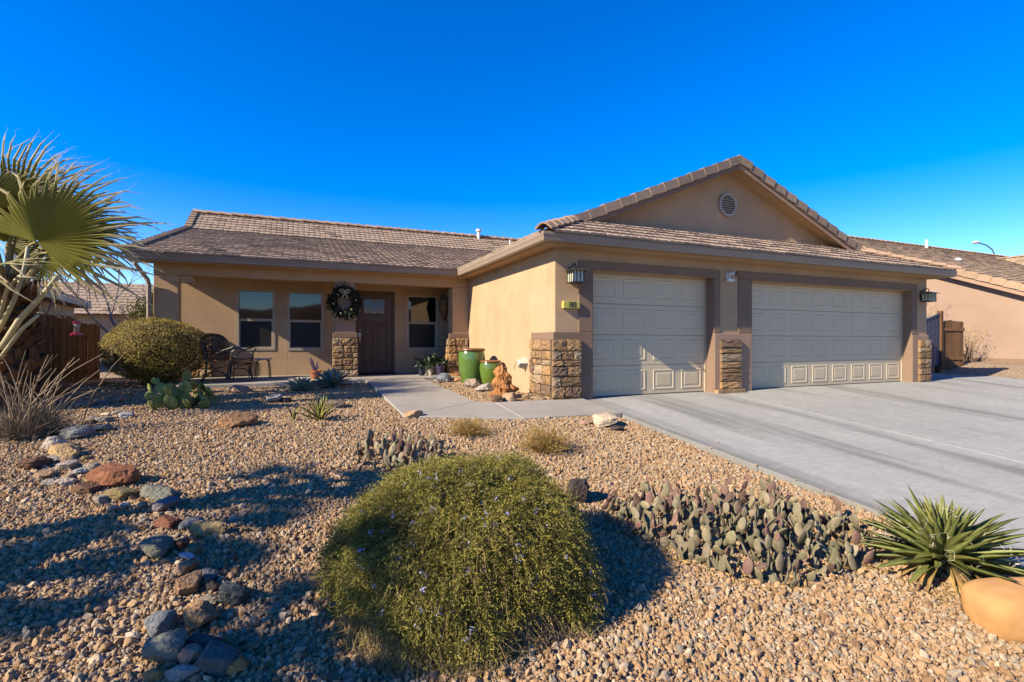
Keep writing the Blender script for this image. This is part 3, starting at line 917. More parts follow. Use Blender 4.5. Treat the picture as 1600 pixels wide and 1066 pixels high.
for k in range(6):
    a = k * 1.05 + 0.2; rr = 0.235 + 0.03 * math.sin(k * 2.1)
    o = MB().lathe([(0, -0.02), (0.014, -0.014), (0.02, 0), (0.014, 0.014), (0, 0.02)], 8).build('bauble', GOLD, wr, smooth=True)
    o.location = (math.cos(a) * rr, -0.075, math.sin(a) * rr)
MB().tube([(0, -0.01, 0.23), (0, -0.01, 0.44), (0, 0.06, 0.47)], 0.007, 5).build('hanger', BLACK, wr)
MB().tube([(0, -0.01, 0.46), (0.12, 0.06, 0.34)], 0.006, 5).build('bracket', BLACK, wr)

# metal wall art in the porch corner: a long lizard-like mask of rusty bronze
wa = thing('wall_art', 'rusty bronze wall sculpture high in the porch corner', 'wall art', (3.325, 11.95, 1.72))
BR = mat('rust_bronze', (0.16, 0.09, 0.035), 0.45, 0.5, 14, metal=0.5, bump=0.3)
b = MB(); b.tube([(-0.03, 0, 0.42), (-0.05, 0, 0.3), (-0.06, 0, 0.12), (-0.05, 0, -0.08), (-0.03, 0, -0.26)], [0.03, 0.10, 0.13, 0.085, 0.02], 10)
b.build('body', BR, wa, smooth=True)
for s in (-1, 1):
    MB().tube([(-0.05, s * 0.05, 0.3), (-0.06, s * 0.15, 0.38), (-0.03, s * 0.17, 0.24), (-0.05, s * 0.12, 0.1), (-0.03, s * 0.13, -0.12), (-0.02, s * 0.08, -0.3)], [0.02, 0.03, 0.022, 0.022, 0.016, 0.008], 6).build('ribbon', BR, wa)
# ------------------------------------------------------------------ fences, gate, neighbours
def fence_run(p, q, z0, h, label, wood=FENCE, bw=0.14, post_every=2.0, flip=1):
    p, q = Vector((p[0], p[1], 0)), Vector((q[0], q[1], 0))
    d = (q - p); L = d.length; d.normalize(); n = Vector((-d.y, d.x, 0)) * flip
    t = thing('wooden_fence', label, 'fence', (p.x, p.y, z0))
    k = int(L / bw); r = random.Random(int(L * 100))
    me = []
    for s in range(4):
        b = MB(); hh = h + r.uniform(-0.02, 0.02)
        b.hexa([(0.003, 0, -0.1), (bw - 0.005, 0, -0.1), (bw - 0.005, 0.02, -0.1), (0.003, 0.02, -0.1), (0.003, 0, hh), (bw - 0.005, 0, hh + r.uniform(-0.02, 0.02)), (bw - 0.005, 0.02, hh), (0.003, 0.02, hh)])
        m = b.mesh('board'); m.materials.append(wood); me.append(m)
    a = math.atan2(d.y, d.x)
    for i in range(k):
        o = bpy.data.objects.new('board', r.choice(me)); COL.objects.link(o); o.parent = t
        o.location = d * (i * L / k) + n * r.uniform(-0.004, 0.004); o.rotation_euler = (0, r.uniform(-0.008, 0.008), a)
        o.scale = (L / k / bw, 1, 1 + r.uniform(-0.012, 0.012))
    for zz in (0.25, h - 0.25):
        o = MB().box(0, 0, -0.045, L, 0.04, 0.045).build('rail', wood, t); o.rotation_euler = (0, 0, a); o.location = n * (0.03 if flip < 0 else -0.045) + Vector((0, 0, zz))
    for i in range(int(L / post_every) + 1):
        o = MB().box(-0.05, -0.05, -0.2, 0.05, 0.05, h + 0.03).build('post', wood, t, bevel=0.006); o.location = d * min(L, i * post_every) + n * -0.10; o.rotation_euler = (0, 0, a)
    return t
fence_run((-4.12, 12.45), (-4.02, 8.6), 0.1, 1.30, 'weathered brown board fence behind the palm trunk')
fence_run((-3.55, 13.75), (-2.6, 13.75), 0.12, 1.38, 'short board fence between the round bush and house corner')
fence_run((-4.12, 13.75), (-4.12, 12.46), 0.1, 1.22, 'dark recessed board fence left of the round bush')

FENCE2 = mat('fence_wood_warm', (0.20, 0.11, 0.06), 0.95, 0.4, 6.0, 0.5, 40, stretch=(6, 6, 0.5), objvar=0.2, spec=0.1)
fence_run((17.4, 8.5), (18.25, 8.35), 0.2, 1.36, 'short warm brown board fence beside the blue gate', FENCE2, flip=-1)
gate = thing('metal_gate', 'dark blue metal gate with a sloping top beside the garage', 'gate', (13.8, 8.5, 0.1))
GATEM = mat('gate_paint', (0.045, 0.065, 0.12), 0.45, 0.08, 5, spec=0.4)
def gtop(x): return 1.28 + 0.38 * (x / 3.5) ** 3
b = MB(); b.tube([(x, 0, gtop(x)) for x in np.linspace(0.05, 3.5, 12)], 0.03, 4); b.tube([(0.05, 0, 0.12), (3.5, 0, 0.16)], 0.03, 4)
b.build('gate_frame', GATEM, gate)
for k in range(26):
    x = 0.08 + k * 0.136
    MB().box(x, -0.012, 0.14, x + 0.10, 0.012, gtop(x + 0.05)).build('slat', GATEM, gate)
MB().box(3.5, -0.06, 0, 3.6, 0.06, 1.75).build('post', FENCE2, gate, bevel=0.006)
bwall = thing('block_wall', 'low pinkish block wall behind the blue gate', 'wall', (14.2, 11.5, 0))
MB().box(0, 0, -0.2, 7.0, 0.2, 1.72).build('wall', STUCCO_P, bwall)
MB().box(-0.03, -0.03, 1.72, 7.03, 0.23, 1.80).build('wall_cap', HIPT, bwall, bevel=0.01)

# neighbour on the right
nb = thing('neighbour_house', 'pinkish tan neighbour house with a pale tiled roof right of the driveway', 'house', (0, 0, 0))
MB().box(20.0, 6.2, 0.0, 20.25, 26, 2.0).build('wall', STUCCO_N, nb)
MB().prism([(20.0, 6.2, 2.0), (20.0, 26, 2.0), (20.0, 16.1, 5.86)], (0.25, 0, 0)).build('gable_wall', STUCCO_N, nb)
MB().box(19.96, 6.3, 0.2, 20.0, 26, 0.42).build('plinth', STUCCO_B, nb)
ROOFN = mat('neighbour_roof_tile', (0.52, 0.38, 0.25), 0.95, 0.25, 12.0, 0.4, 60, tone=True, spec=0.1)
r0 = MB(); r0.add([(19.7, 5.9, 1.83), (45, 5.9, 1.83), (45, 16.1, 6.08), (19.7, 16.1, 6.08)], [(0, 1, 2, 3)])
r0.add([(19.7, 16.1, 6.08), (45, 16.1, 6.08), (45, 26.3, 1.83), (19.7, 26.3, 1.83)], [(0, 1, 2, 3)])
r0.add([(35.5, 3.0, 5.45), (35.5, 15.5, 5.45), (26.5, 15.5, 1.7), (26.5, 3.0, 1.7)], [(0, 1, 2, 3)])
r0.add([(35.5, 3.0, 5.45), (35.5, 15.5, 5.45), (44.5, 15.5, 1.7), (44.5, 3.0, 1.7)], [(3, 2, 1, 0)])
roof_n = r0.build('roof', UNDER, nb)
_R = ROOF; ROOF = ROOFN
field((19.7, 5.87, 1.84), (1, 0, 0), (0, 1, PITCH), 10.2 * kf, lambda s: (0, 20), roof_n, expo=0.36, tile_w=0.4)
field((26.5, 15.5, 1.72), (0, -1, 0), (1, 0, PITCH), 9.0 * kf, lambda s: (0, 12.0), roof_n, expo=0.40, tile_w=0.45)
ROOF = _R
rake_run((19.68, 5.9, 1.95), (19.68, 16.1, 6.2), 30, (1, 0, 0), roof_n, drop=0.2, m=HIPT)
cap_run((19.7, 16.1, 6.18), (40, 16.1, 6.18), 50, HIPT, roof_n, name='ridge_tile', w=0.16)
cap_run((35.5, 3.0, 5.56), (35.5, 15.5, 5.56), 30, HIPT, roof_n, name='ridge_tile', w=0.16)
MB().prism([(19.72, 5.9, 1.60), (19.72, 16.1, 5.85), (19.72, 16.1, 6.05), (19.72, 5.9, 1.80)], (0.05, 0, 0)).build('barge_board', STUCCO_P, nb)
pvn = MB().tube([(30.6, 15.6, 5.7), (30.6, 15.6, 6.35)], 0.07, 8).build('vent_pipe', WHITE, nb)
o = MB().lathe([(0.0, 0.28), (0.12, 0.26), (0.26, 0.1), (0.26, 0.0), (0.0, 0.0)], 14).build('roof_vent', WHITE, nb, smooth=True); o.location = (25.6, 11.9, 4.36); o.scale = (0.5, 0.5, 0.5)

# neighbours on the left
nl = thing('neighbour_garage', 'tan neighbour outbuilding with a brown eave behind the board fence', 'house', (0, 0, 0))
A_, B_ = Vector((-8.25, 24.9, 0)), Vector((-7.1, 16.0, 0))
dn = (B_ - A_).normalized(); nn = Vector((dn.y, -dn.x, 0)); nn = nn if nn.x > 0 else -nn
MB().prism([A_, B_, B_ - nn * 5, A_ - nn * 5], (0, 0, 2.42)).build('wall', STUCCO, nl)
e0, e1 = A_ + nn * 0.45 - dn * 0.45, B_ + nn * 0.45
MB().prism([e0 + Vector((0, 0, 2.3)), e1 + Vector((0, 0, 2.3)), e1 - nn * 0.05 + Vector((0, 0, 2.3)), e0 - nn * 0.05 + Vector((0, 0, 2.3))], (0, 0, 0.2)).build('fascia', GUTTER, nl)
MB().prism([e0 + Vector((0, 0, 2.29)), e1 + Vector((0, 0, 2.29)), e1 - nn * 5 + Vector((0, 0, 2.29)), e0 - nn * 5 + Vector((0, 0, 2.29))], (0, 0, 0.02)).build('soffit', STUCCO_B, nl)
MB().prism([e0 + Vector((0, 0, 2.51)), e1 + Vector((0, 0, 2.51)), e1 - nn * 3.2 + Vector((0, 0, 3.8)), e0 - nn * 3.2 + Vector((0, 0, 3.8))], (0, 0, 0.06)).build('roof', ROOF1, nl)
nr = thing('far_house', 'distant house with a grey brown tiled roof behind the bare tree', 'house', (0, 0, 0))
MB().box(-19, 31, 0, -5.0, 38, 2.3).build('wall', STUCCO, nr)
ru = MB().add([(-19.4, 30.6, 2.28), (-4.6, 30.6, 2.28), (-4.6, 34.5, 4.2), (-19.4, 34.5, 4.2)], [(0, 1, 2, 3)])
rb = MB(); rb.add([(-19.4, 30.6, 2.28), (-4.6, 30.6, 2.28), (-4.6, 34.6, 4.25), (-19.4, 34.6, 4.25)], [(0, 1, 2, 3)])
rf = rb.build('roof', UNDER, nr)
field((-19.4, 30.58, 2.3), (1, 0, 0), (0, 1, 0.49), 4.4, lambda s: (0, 14.8), rf, expo=0.4, tile_w=0.5)

# street lamp far behind the neighbour's roof
_q = ray(1556, 400) * 46
sl = thing('street_lamp', 'curved arm street lamp above the neighbour roof on the right', 'street lamp', (_q.x, _q.y, 0))
LAMP = mat('lamp_pole', (0.10, 0.13, 0.16), 0.5, 0.1, 5)
MB().tube([(0, 0, 0), (0, 0, 8.9)], [0.12, 0.08], 8).build('pole', LAMP, sl)
dl = Vector((-CY_, SY_, 0))
MB().tube([Vector((0, 0, 8.8)), dl * 0.35 + Vector((0, 0, 9.5)), dl * 0.9 + Vector((0, 0, 9.9)), dl * 1.6 + Vector((0, 0, 10.1))], 0.06, 8).build('arm', LAMP, sl)
o = MB().lathe([(0, -0.1), (0.3, -0.06), (0.34, 0.03), (0.2, 0.14), (0, 0.17)], 12).build('lamp_head', WHITE, sl, smooth=True)
o.location = dl * 1.85 + Vector((0, 0, 10.12)); o.scale = (1.3, 0.8, 1)

# ------------------------------------------------------------------ foliage helpers
def leaf_cloud(name, m, parent, pts, dirs, lens, wid, seed, tones=(0.6, 1.3), kind='stuff', bend=0.0):
    """many small pointed leaves: each a bent quad pair"""
    n = len(pts)
    rg = np.random.default_rng(seed)
    d = dirs / np.linalg.norm(dirs, axis=1, keepdims=True)
    rv = rg.normal(size=(n, 3))
    s = np.cross(d, rv); s /= np.linalg.norm(s, axis=1, keepdims=True) + 1e-9
    nrm = np.cross(s, d)
    L = lens[:, None]; W = wid[:, None] if hasattr(wid, '__len__') else wid
    v0 = pts
    v1 = pts + d * L * 0.45 + s * W + nrm * L * bend
    v2 = pts + d * L
    v3 = pts + d * L * 0.45 - s * W + nrm * L * bend
    V = np.stack([v0, v1, v2, v3], 1).reshape(-1, 3)
    me = bpy.data.meshes.new(name)
    me.vertices.add(4 * n); me.vertices.foreach_set('co', V.ravel())
    me.loops.add(4 * n); me.loops.foreach_set('vertex_index', np.arange(4 * n))
    me.polygons.add(n); me.polygons.foreach_set('loop_start', np.arange(0, 4 * n, 4)); me.polygons.foreach_set('loop_total', np.full(n, 4))
    at = me.attributes.new('tone', 'FLOAT', 'FACE'); at.data.foreach_set('value', rg.uniform(tones[0], tones[1], n))
    me.update(calc_edges=True)
    return link(name, me, m, parent, kind=kind)

def twig_cloud(name, m, parent, paths, rad, kind='stuff', sides=3):
    b = MB(); r = random.Random(5)
    for p in paths:
        b.tube(p, [rad * (1 - 0.7 * i / (len(p) - 1)) for i in range(len(p))], sides, cap=False, tone=r.uniform(0.6, 1.3))
    return b.build(name, m, parent, kind=kind)

# ------------------------------------------------------------------ rosemary mound in the foreground
ROSE = mat('rosemary_leaf', (0.31, 0.275, 0.055), 0.65, 0.35, 5.0, tone=True, transl=0.25, spec=0.25)
TWIG = mat('dry_twig', (0.36, 0.255, 0.13), 0.9, 0.2, 9.0, tone=True, spec=0.1)
FLOWER = mat('rosemary_flower', (0.42, 0.45, 0.78), 0.7, 0.15, 9.0, tone=True)
def rosemary():
    c = Vector((0.845, 2.69, 0)); gz = ground_z(c.x, c.y) - 0.02
    t = thing('rosemary_bush', 'large rounded green rosemary mound with pale blue flowers in the foreground gravel', 'bush', (c.x, c.y, gz))
    RX, RZ = 0.69, 0.65
    rg = np.random.default_rng(4)
    def radius(d):
        # superellipsoid dome with lumps
        v = Vector(d)
        q = (abs(v.x) ** 2.5 + abs(v.y) ** 2.5) ** (1 / 2.5) / RX
        q = (q ** 2.4 + (abs(v.z) / RZ) ** 2.4) ** (1 / 2.4)
        return (1 / q) * (1 + 0.09 * noise.noise(v * 2.0) + 0.07 * noise.noise(v * 5.0 + Vector((3, 1, 0))))
    core = MB(); seg, rows = 48, 20
    vs = []
    for j in range(rows + 1):
        el = (j / rows) * math.pi / 2
        for i in range(seg):
            a = 2 * math.pi * i / seg
            d = (math.cos(a) * math.cos(el), math.sin(a) * math.cos(el), math.sin(el))
            r_ = radius(d) * 0.9
            vs.append(tuple(x * r_ for x in d))
    fs = [(j * seg + i, j * seg + (i + 1) % seg, (j + 1) * seg + (i + 1) % seg, (j + 1) * seg + i) for j in range(rows) for i in range(seg)]
    core.add(vs, fs)
    core.build('light_block_core', mat('rosemary_core', (0.07, 0.06, 0.025), 0.95, 0.4, 14, 0.8, 30), t, smooth=True)  # added dark dome under the leaves, keeps light from showing through
    P, D, Ln, W = [], [], [], []
    twigs = []; skirt = []; fl_p = []
    n_s = 18000
    for k in range(n_s):
        d = rg.normal(size=3); d[2] = abs(d[2]) * 0.95 + 0.0
        d /= np.linalg.norm(d)
        if d[2] < 0.03: d[2] = 0.03
        r_ = radius(d)
        s = Vector(d) * r_ * rg.uniform(0.90, 1.0)
        dry = s.z < 0.10 + 0.2 * noise.noise(Vector((s.x * 2.5, s.y * 2.5, 7.0))) + (0.2 if (s.x > 0.5) else 0)
        dry = dry and rg.random() < 0.88
        n = Vector(d)
        down = Vector((0, 0, -1)) - n * n.dot(Vector((0, 0, -1)))
        if n.z > 0.93:
            down = Vector((rg.normal(), rg.normal(), 0))
        down.normalize()
        side = n.cross(down)
        g = (n * rg.uniform(0.25, 0.75) + down * rg.uniform(0.1, 1.0) * (1.1 - n.z * 0.6) + side * rg.normal() * 0.45).normalized()
        L = rg.uniform(0.05, 0.12)
        if dry:
            if True:
                g2 = (n * rg.uniform(0, 0.5) + down * rg.uniform(0.4, 1) + side * rg.normal() * 0.6).normalized()
                q = s + g2 * rg.uniform(0.08, 0.2)
                skirt.append([s, (s + q) / 2 + n * 0.02, Vector((q.x, q.y, max(q.z, 0.02)))])
            continue
        nl = int(rg.integers(9, 15))
        for i in range(nl):
            f = i / nl
            p = s + g * L * f + down * 0.02 * f * f
            o = Vector(rg.normal(size=3)); o -= g * o.dot(g); o.normalize()
            P.append(p); D.append(o * 0.8 + g * 0.7); Ln.append(rg.uniform(0.012, 0.023)); W.append(rg.uniform(0.0018, 0.0031))
        if k % 10 == 0:
            L2 = rg.uniform(0.06, 0.2)
            a = s + n * 0.012; pts = [a]
            for i in range(1, 4):
                pts.append(a + (down * (1 if n.z < .9 else .7) + side * rg.normal() * 0.12) * L2 * i / 3 + n * (0.022 - 0.02 * (i / 3) ** 2))
            twigs.append(pts)
        if rg.random() < 0.016:
            fl_p.append(s + n * 0.03)
    leaf_cloud('foliage', ROSE, t, np.array([tuple(p) for p in P]), np.array([tuple(p) for p in D]), np.array(Ln), np.array(W), 8, (0.55, 1.5))
    twig_cloud('twigs', TWIG, t, twigs, 0.0013)
    twig_cloud('dry_skirt', TWIG, t, skirt, 0.0016)
    fp, fd, fl_, fw = [], [], [], []
    for p in fl_p:
        for i in range(int(rg.integers(6, 14))):
            o = rg.normal(size=3)
            fp.append(np.array(tuple(p)) + rg.normal(size=3) * 0.007); fd.append(o); fl_.append(rg.uniform(0.008, 0.013)); fw.append(0.0035)
    leaf_cloud('flowers', FLOWER, t, np.array(fp), np.array(fd), np.array(fl_), np.array(fw), 3, (0.8, 1.2))
rosemary()

# ------------------------------------------------------------------ round bush by the porch
BUSH = mat('bush_leaf', (0.44, 0.34, 0.09), 0.7, 0.35, 4.0, tone=True, transl=0.25, spec=0.2)
BUSH2 = mat('tree_leaf', (0.16, 0.165, 0.05), 0.7, 0.35, 4.0, tone=True, transl=0.2, spec=0.2)
def blob_bush(name, label, loc, rx, ry, rz, zc, n, m, lo, hi, seed, cat='bush', wid=0.35, core=True, stems=10, core_col=(0.07, 0.055, 0.022), loose=0.12):
    t = thing(name, label, cat, loc)
    rg = np.random.default_rng(seed)
    d = rg.normal(size=(n, 3)); d /= np.linalg.norm(d, axis=1, keepdims=True)
    lump = np.array([noise.noise(Vector(q) * 2.3 + Vector((seed, 0, 0))) * 0.09 + noise.noise(Vector(q) * 6 + Vector((seed, 4, 0))) * 0.06 for q in d])
    rad = (1 + lump) * (1 - np.abs(rg.normal(size=n)) * loose)
    p = d * rad[:, None] * np.array([rx, ry, rz]) + np.array([0, 0, zc])
    dr = d + rg.normal(size=(n, 3)) * 0.8
    L = rg.uniform(lo, hi, n)
    leaf_cloud('foliage', m, t, p, dr, L, L * wid, seed, (0.5, 1.5))
    if core:
        b = MB(); seg, rows = 28, 16; vs = []
        for j in range(rows + 1):
            el = -math.pi / 2 + math.pi * j / rows
            for i in range(seg):
                a = 2 * math.pi * i / seg
                q = Vector((math.cos(a) * math.cos(el), math.sin(a) * math.cos(el), math.sin(el)))
                k = 0.78 + 0.08 * noise.noise(q * 2.3 + Vector((seed, 0, 0)))
                vs.append((q.x * rx * k, q.y * ry * k, q.z * rz * k + zc))
        b.add(vs, [(j * seg + i, j * seg + (i + 1) % seg, (j + 1) * seg + (i + 1) % seg, (j + 1) * seg + i) for j in range(rows) for i in range(seg)])
        b.build('twig_core', mat(name + '_core', core_col, 0.95, 0.5, 12, 0.9, 24), t, smooth=True)
    r = random.Random(seed)
    if stems:
        paths = []
        for i in range(stems):
            a = r.uniform(0, 6.28)
            paths.append([Vector((0.05 * math.cos(a), 0.05 * math.sin(a), -0.05)), Vector((0.3 * rx * math.cos(a), 0.3 * ry * math.sin(a), zc * 0.4)), Vector((0.75 * rx * math.cos(a), 0.75 * ry * math.sin(a), zc))])
        twig_cloud('stems', TWIG, t, paths, 0.016, sides=5)
    return t
g = on_ground(236, 607)
blob_bush('round_bush', 'clipped round yellow green bush at the left end of the porch', (g.x - 0.02, g.y + 0.45, g.z), 0.84, 0.82, 0.60, 0.68, 26000, BUSH, 0.018, 0.034, 21, loose=0.07)
tb = thing('background_tree', 'leafy olive green tree behind the short fence', 'tree', (-3.6, 17.6, 0.1))
def small_crown(t, seed, n, c, r, m):
    rg = np.random.default_rng(seed)
    pts = []; dirs = []
    for k in range(n // 60):
        q = rg.normal(size=3); q /= np.linalg.norm(q); q *= rg.uniform(0.4, 1) * np.array(r)
        for i in range(60):
            pts.append(np.array(c) + q + rg.normal(size=3) * 0.16); dirs.append(rg.normal(size=3))
    L = rg.uniform(0.04, 0.09, len(pts))
    leaf_cloud('crown', m, t, np.array(pts), np.array(dirs), L, L * 0.3, seed)
small_crown(tb, 31, 9000, (0, 0, 1.75), (0.95, 0.9, 0.62), BUSH2)
MB().tube([(0, 0, -0.1), (0.05, 0, 0.6), (0.0, 0, 1.5)], [0.08, 0.06, 0.03], 8).build('trunk', BARK, tb)

def bare_tree(name, label, loc, h, seed, spread=0.5, depth=6):
    t = thing(name, label, 'tree', loc)
    r = random.Random(seed)
    tr = MB(); br = MB()
    def grow(p, d, l, rad, k):
        pts = [p]; q = p.copy(); dd = d.copy()
        for i in range(4):
            dd = (dd + Vector((r.gauss(0, .12), r.gauss(0, .12), r.gauss(0.03, .08)))).normalized()
            q = q + dd * l / 4; pts.append(q.copy())
        (tr if k == 0 else br).tube(pts, [rad * (1 - 0.35 * i / 4) for i in range(5)], 6 if k < 2 else 3, cap=False)
        if k >= depth:
            return
        for j in range(3 if k < 3 else 2):
            s = Vector((r.gauss(0, 1), r.gauss(0, 1), r.gauss(0, 0.5))).normalized()
            nd = (dd + s * spread * r.uniform(0.6, 1.2) + Vector((0, 0, 0.1))).normalized()
            st = pts[r.choice((2, 3, 4))] if j else pts[4]
            grow(st.copy(), nd, l * r.uniform(0.62, 0.82), rad * 0.58, k + 1)
    grow(Vector((0, 0, -0.1)), Vector((0, 0, 1)), h * 0.32, h * 0.011, 0)
    tr.build('trunk', BARE, t); br.build('branches', BARE, t, kind='stuff')
bare_tree('bare_tree', 'bare grey winter tree behind the fence and hummingbird feeder', (-6.4, 18.6, 0.1), 5.0, 5, 0.65)
bare_tree('bare_tree', 'second bare winter tree rising left of the house roof', (-6.0, 22.5, 0.1), 6.2, 12, 0.65)

# ------------------------------------------------------------------ rocks
ROCKM = {}
def rock_mat(col):
    k = tuple(round(c, 3) for c in col)
    if k not in ROCKM:
        ROCKM[k] = mat('rock_%d' % len(ROCKM), tuple(c * 0.72 for c in col), 0.92, 0, 9.0, 1.0, 42, col2=tuple(min(1, c * 1.25) for c in col), spec=0.15, big=0.12, bigscale=3)
    return ROCKM[k]
def rock_mesh(seed, sx, sy, sz, cuts=11, rough=0.06, sub=4):
    r = random.Random(seed)
    bm = bmesh.new(); bmesh.ops.create_icosphere(bm, subdivisions=sub, radius=1.0)
    pl = []
    for i in range(cuts):
        n = Vector((r.gauss(0, 1), r.gauss(0, 1), r.gauss(0, 1))).normalized(); pl.append((n, r.uniform(0.66, 1.02)))
    off = Vector((seed * 1.7, seed * 0.3, 0))
    for v in bm.verts:
        d = v.co.normalized(); rad = 1.0 / (abs(d.x) ** 4 + abs(d.y) ** 4 + abs(d.z) ** 4) ** 0.25
        for n, h in pl:
            c = d.dot(n)
            if c > 0.05:
                rad = min(rad, h / c)
        rad *= 1 + rough * noise.noise(d * 3 + off) + rough * 0.8 * noise.noise(d * 7 + off) + rough * 0.7 * (abs(noise.noise(d * 14 + off)) - 0.2)
        v.co = Vector((d.x * rad * sx, d.y * rad * sy, d.z * rad * sz))
    for f in bm.faces:
        f.smooth = True
    me = bpy.data.meshes.new('rock'); bm.to_mesh(me); bm.free()
    try:
        me.set_sharp_from_angle(angle=R(24 if cuts > 4 else 75))
    except Exception:
        pass
    return me
TAN, PALE, GREY, SLATE, GREEN, RUST, RED, ORANGE, OLIVE, DARK, PINK, CREAM = (0.36, 0.24, 0.14), (0.50, 0.42, 0.33), (0.34, 0.30, 0.25), (0.20, 0.20, 0.195), (0.23, 0.225, 0.165), (0.14, 0.075, 0.045), (0.27, 0.115, 0.06), (0.42, 0.235, 0.10), (0.25, 0.19, 0.09), (0.07, 0.055, 0.05), (0.42, 0.26, 0.18), (0.55, 0.44, 0.30)
rock_n = [0]
def rock(px, py, w, h, col, label, flat=None, yaw=None, tilt=0.0, cuts=11, group=None, name='rock', aspect=0.75, sink=0.22, rough=0.08):
    """px,py: foot of the rock in the photograph (where it stands on the gravel); w,h: its size there"""
    g_ = on_ground(px, py)
    d = depth_of(g_)
    W = w * d / FPX / 2; H = h * d / FPX / 2
    s = rock_n[0]; rock_n[0] += 1
    el = math.atan2(CAM_Z - g_.z, d)
    Dp = min(1.1 * W, max(0.4 * W, 0.55 * H / max(0.12, math.sin(el))))
    H = max(0.40 * W, 0.85 * H)
    me = rock_mesh(100 + s, W * 0.92, Dp * 0.9, H * 0.98, cuts, rough)
    back = ray(px, py); back.z = 0; back.normalize()
    o = link(name, me, rock_mat(col))
    o.location = (g_.x + back.x * Dp * 0.8, g_.y + back.y * Dp * 0.8, g_.z + H * 0.72 + 0.012)
    o.rotation_euler = (tilt if tilt else rnd.uniform(-0.12, 0.12), rnd.uniform(-0.12, 0.12), (-YAW + rnd.uniform(-0.3, 0.3)) if yaw is None else yaw)
    tag(o, label, 'rock', group)
    return o
Z1 = lambda x, y: (x * 0.3996, 640 + y * 0.3996)     # survey sheet of the near creek bed
CREEK = [
 (213, 165, 80, 65, PALE, 'pale rounded boulder at the edge of the dry grass clump'),
 (135, 240, 120, 55, RUST, 'dark rusty brown stone at the left end of the creek bed'),
 (255, 197, 140, 40, (0.46, 0.31, 0.15), 'flat yellow sandstone slab behind the rusty brown stone'),
 (290, 168, 42, 30, ORANGE, 'small orange stone lying on the yellow sandstone slab'),
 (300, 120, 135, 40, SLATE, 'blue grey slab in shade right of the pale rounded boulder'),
 (272, 214, 45, 28, TAN, 'small tan stone just right of the yellow sandstone slab'), (220, 208, 60, 25, GREY, 'small flat grey stone in front of the yellow sandstone slab'), (335, 202, 30, 20, OLIVE, 'tiny olive stone right of the yellow sandstone slab'), (365, 252, 60, 45, (0.34, 0.28, 0.2), 'upright tan grey stone in the middle of the creek bed'),
 (262, 242, 80, 30, GREY, 'long flat grey stone below the yellow sandstone slab'), (312, 262, 70, 25, (0.38, 0.37, 0.35), 'flat light grey stone left of the upright tan grey one'), (252, 307, 70, 25, PALE, 'flat whitish stone left of the long red slab'), (200, 302, 60, 25, GREY, 'small grey stone left of the flat whitish one'), (175, 277, 75, 30, TAN, 'flat tan stone right of the dark rusty brown stone'), (265, 282, 50, 22, TAN, 'little tan stone above the flat whitish one'),
 (440, 312, 205, 62, RED, 'long red sandstone slab tilted up across the creek bed'),
 (335, 340, 95, 45, RUST, 'dark brown stone under the end of the red slab'),
 (478, 362, 130, 45, OLIVE, 'flat olive brown stone in front of the red slab'),
 (608, 364, 155, 46, GREEN, 'smooth oval grey green stone right of the red slab'),
 (400, 374, 60, 40, GREY, 'small rough grey stone left of the flat olive brown stone'),
 (647, 412, 92, 65, (0.22, 0.19, 0.19), 'rough grey purple stone below the smooth oval one'),
 (440, 412, 60, 30, PINK, 'small pinkish stone below the flat olive brown stone'), (490, 397, 32, 25, PALE, 'tiny whitish stone right of the small pinkish one'), (560, 402, 42, 35, TAN, 'small tan stone left of the rough grey purple stone'),
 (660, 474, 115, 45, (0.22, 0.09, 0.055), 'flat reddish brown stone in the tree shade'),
 (748, 488, 92, 55, SLATE, 'blue slate leaning beside the plank shaped stone'),
 (815, 510, 155, 42, (0.34, 0.25, 0.12), 'long tan plank shaped stone at the right of the creek bed'),
 (620, 602, 135, 95, GREEN, 'broad fan shaped grey green slab'),
 (710, 562, 56, 60, RED, 'small upright red stone beside the fan shaped slab'),
 (762, 584, 62, 50, OLIVE, 'small olive stone right of the upright red stone'), (735, 599, 76, 30, (0.5, 0.5, 0.52), 'small whitish oval stone in front of the red stone'),
 (725, 662, 98, 62, TAN, 'tan stone perched behind the larger brown boulder'),
 (740, 747, 104, 108, (0.33, 0.20, 0.11), 'tall tan brown boulder in the middle of the near creek bed'),
 (812, 678, 88, 50, SLATE, 'dark slate beside the tall tan brown boulder'),
 (822, 727, 72, 45, DARK, 'small blackish stone right of the tall tan brown boulder'), (815, 782, 82, 45, (0.3, 0.25, 0.2), 'grey tan stone above the wedge shaped tan boulder'),
 (925, 782, 145, 100, (0.085, 0.095, 0.09), 'dark blue green angular stone at the right of the near creek bed'),
 (775, 882, 155, 112, (0.42, 0.26, 0.13), 'wedge shaped tan boulder with a sunlit top'),
 (625, 902, 128, 115, (0.21, 0.215, 0.21), 'pale blue grey slab lying left of the wedge boulder'),
 (655, 1022, 170, 130, GREEN, 'large grey green slab near the bottom of the picture'),
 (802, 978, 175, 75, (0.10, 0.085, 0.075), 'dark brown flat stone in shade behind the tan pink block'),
 (745, 1037, 104, 95, PINK, 'square tan pink block at the bottom of the creek bed'),
 (858, 1062, 185, 142, (0.13, 0.15, 0.135), 'long tilted grey green slab right of the tan pink block'),
 (927, 1057, 98, 80, ORANGE, 'orange tan cobble right of the tilted slab'),
 (608, 1072, 90, 48, ORANGE, 'orange tan cobble cut off by the bottom edge'),
 (712, 1076, 145, 40, GREY, 'grey slab cut off by the bottom edge'),
 (520, 917, 72, 20, PALE, 'thin pale stone left of the blue grey slab'), (910, 607, 38, 26, RED, 'tiny red stone alone right of the small whitish oval'), (985, 952, 64, 30, TAN, 'small tan stone right of the dark brown flat stone')]
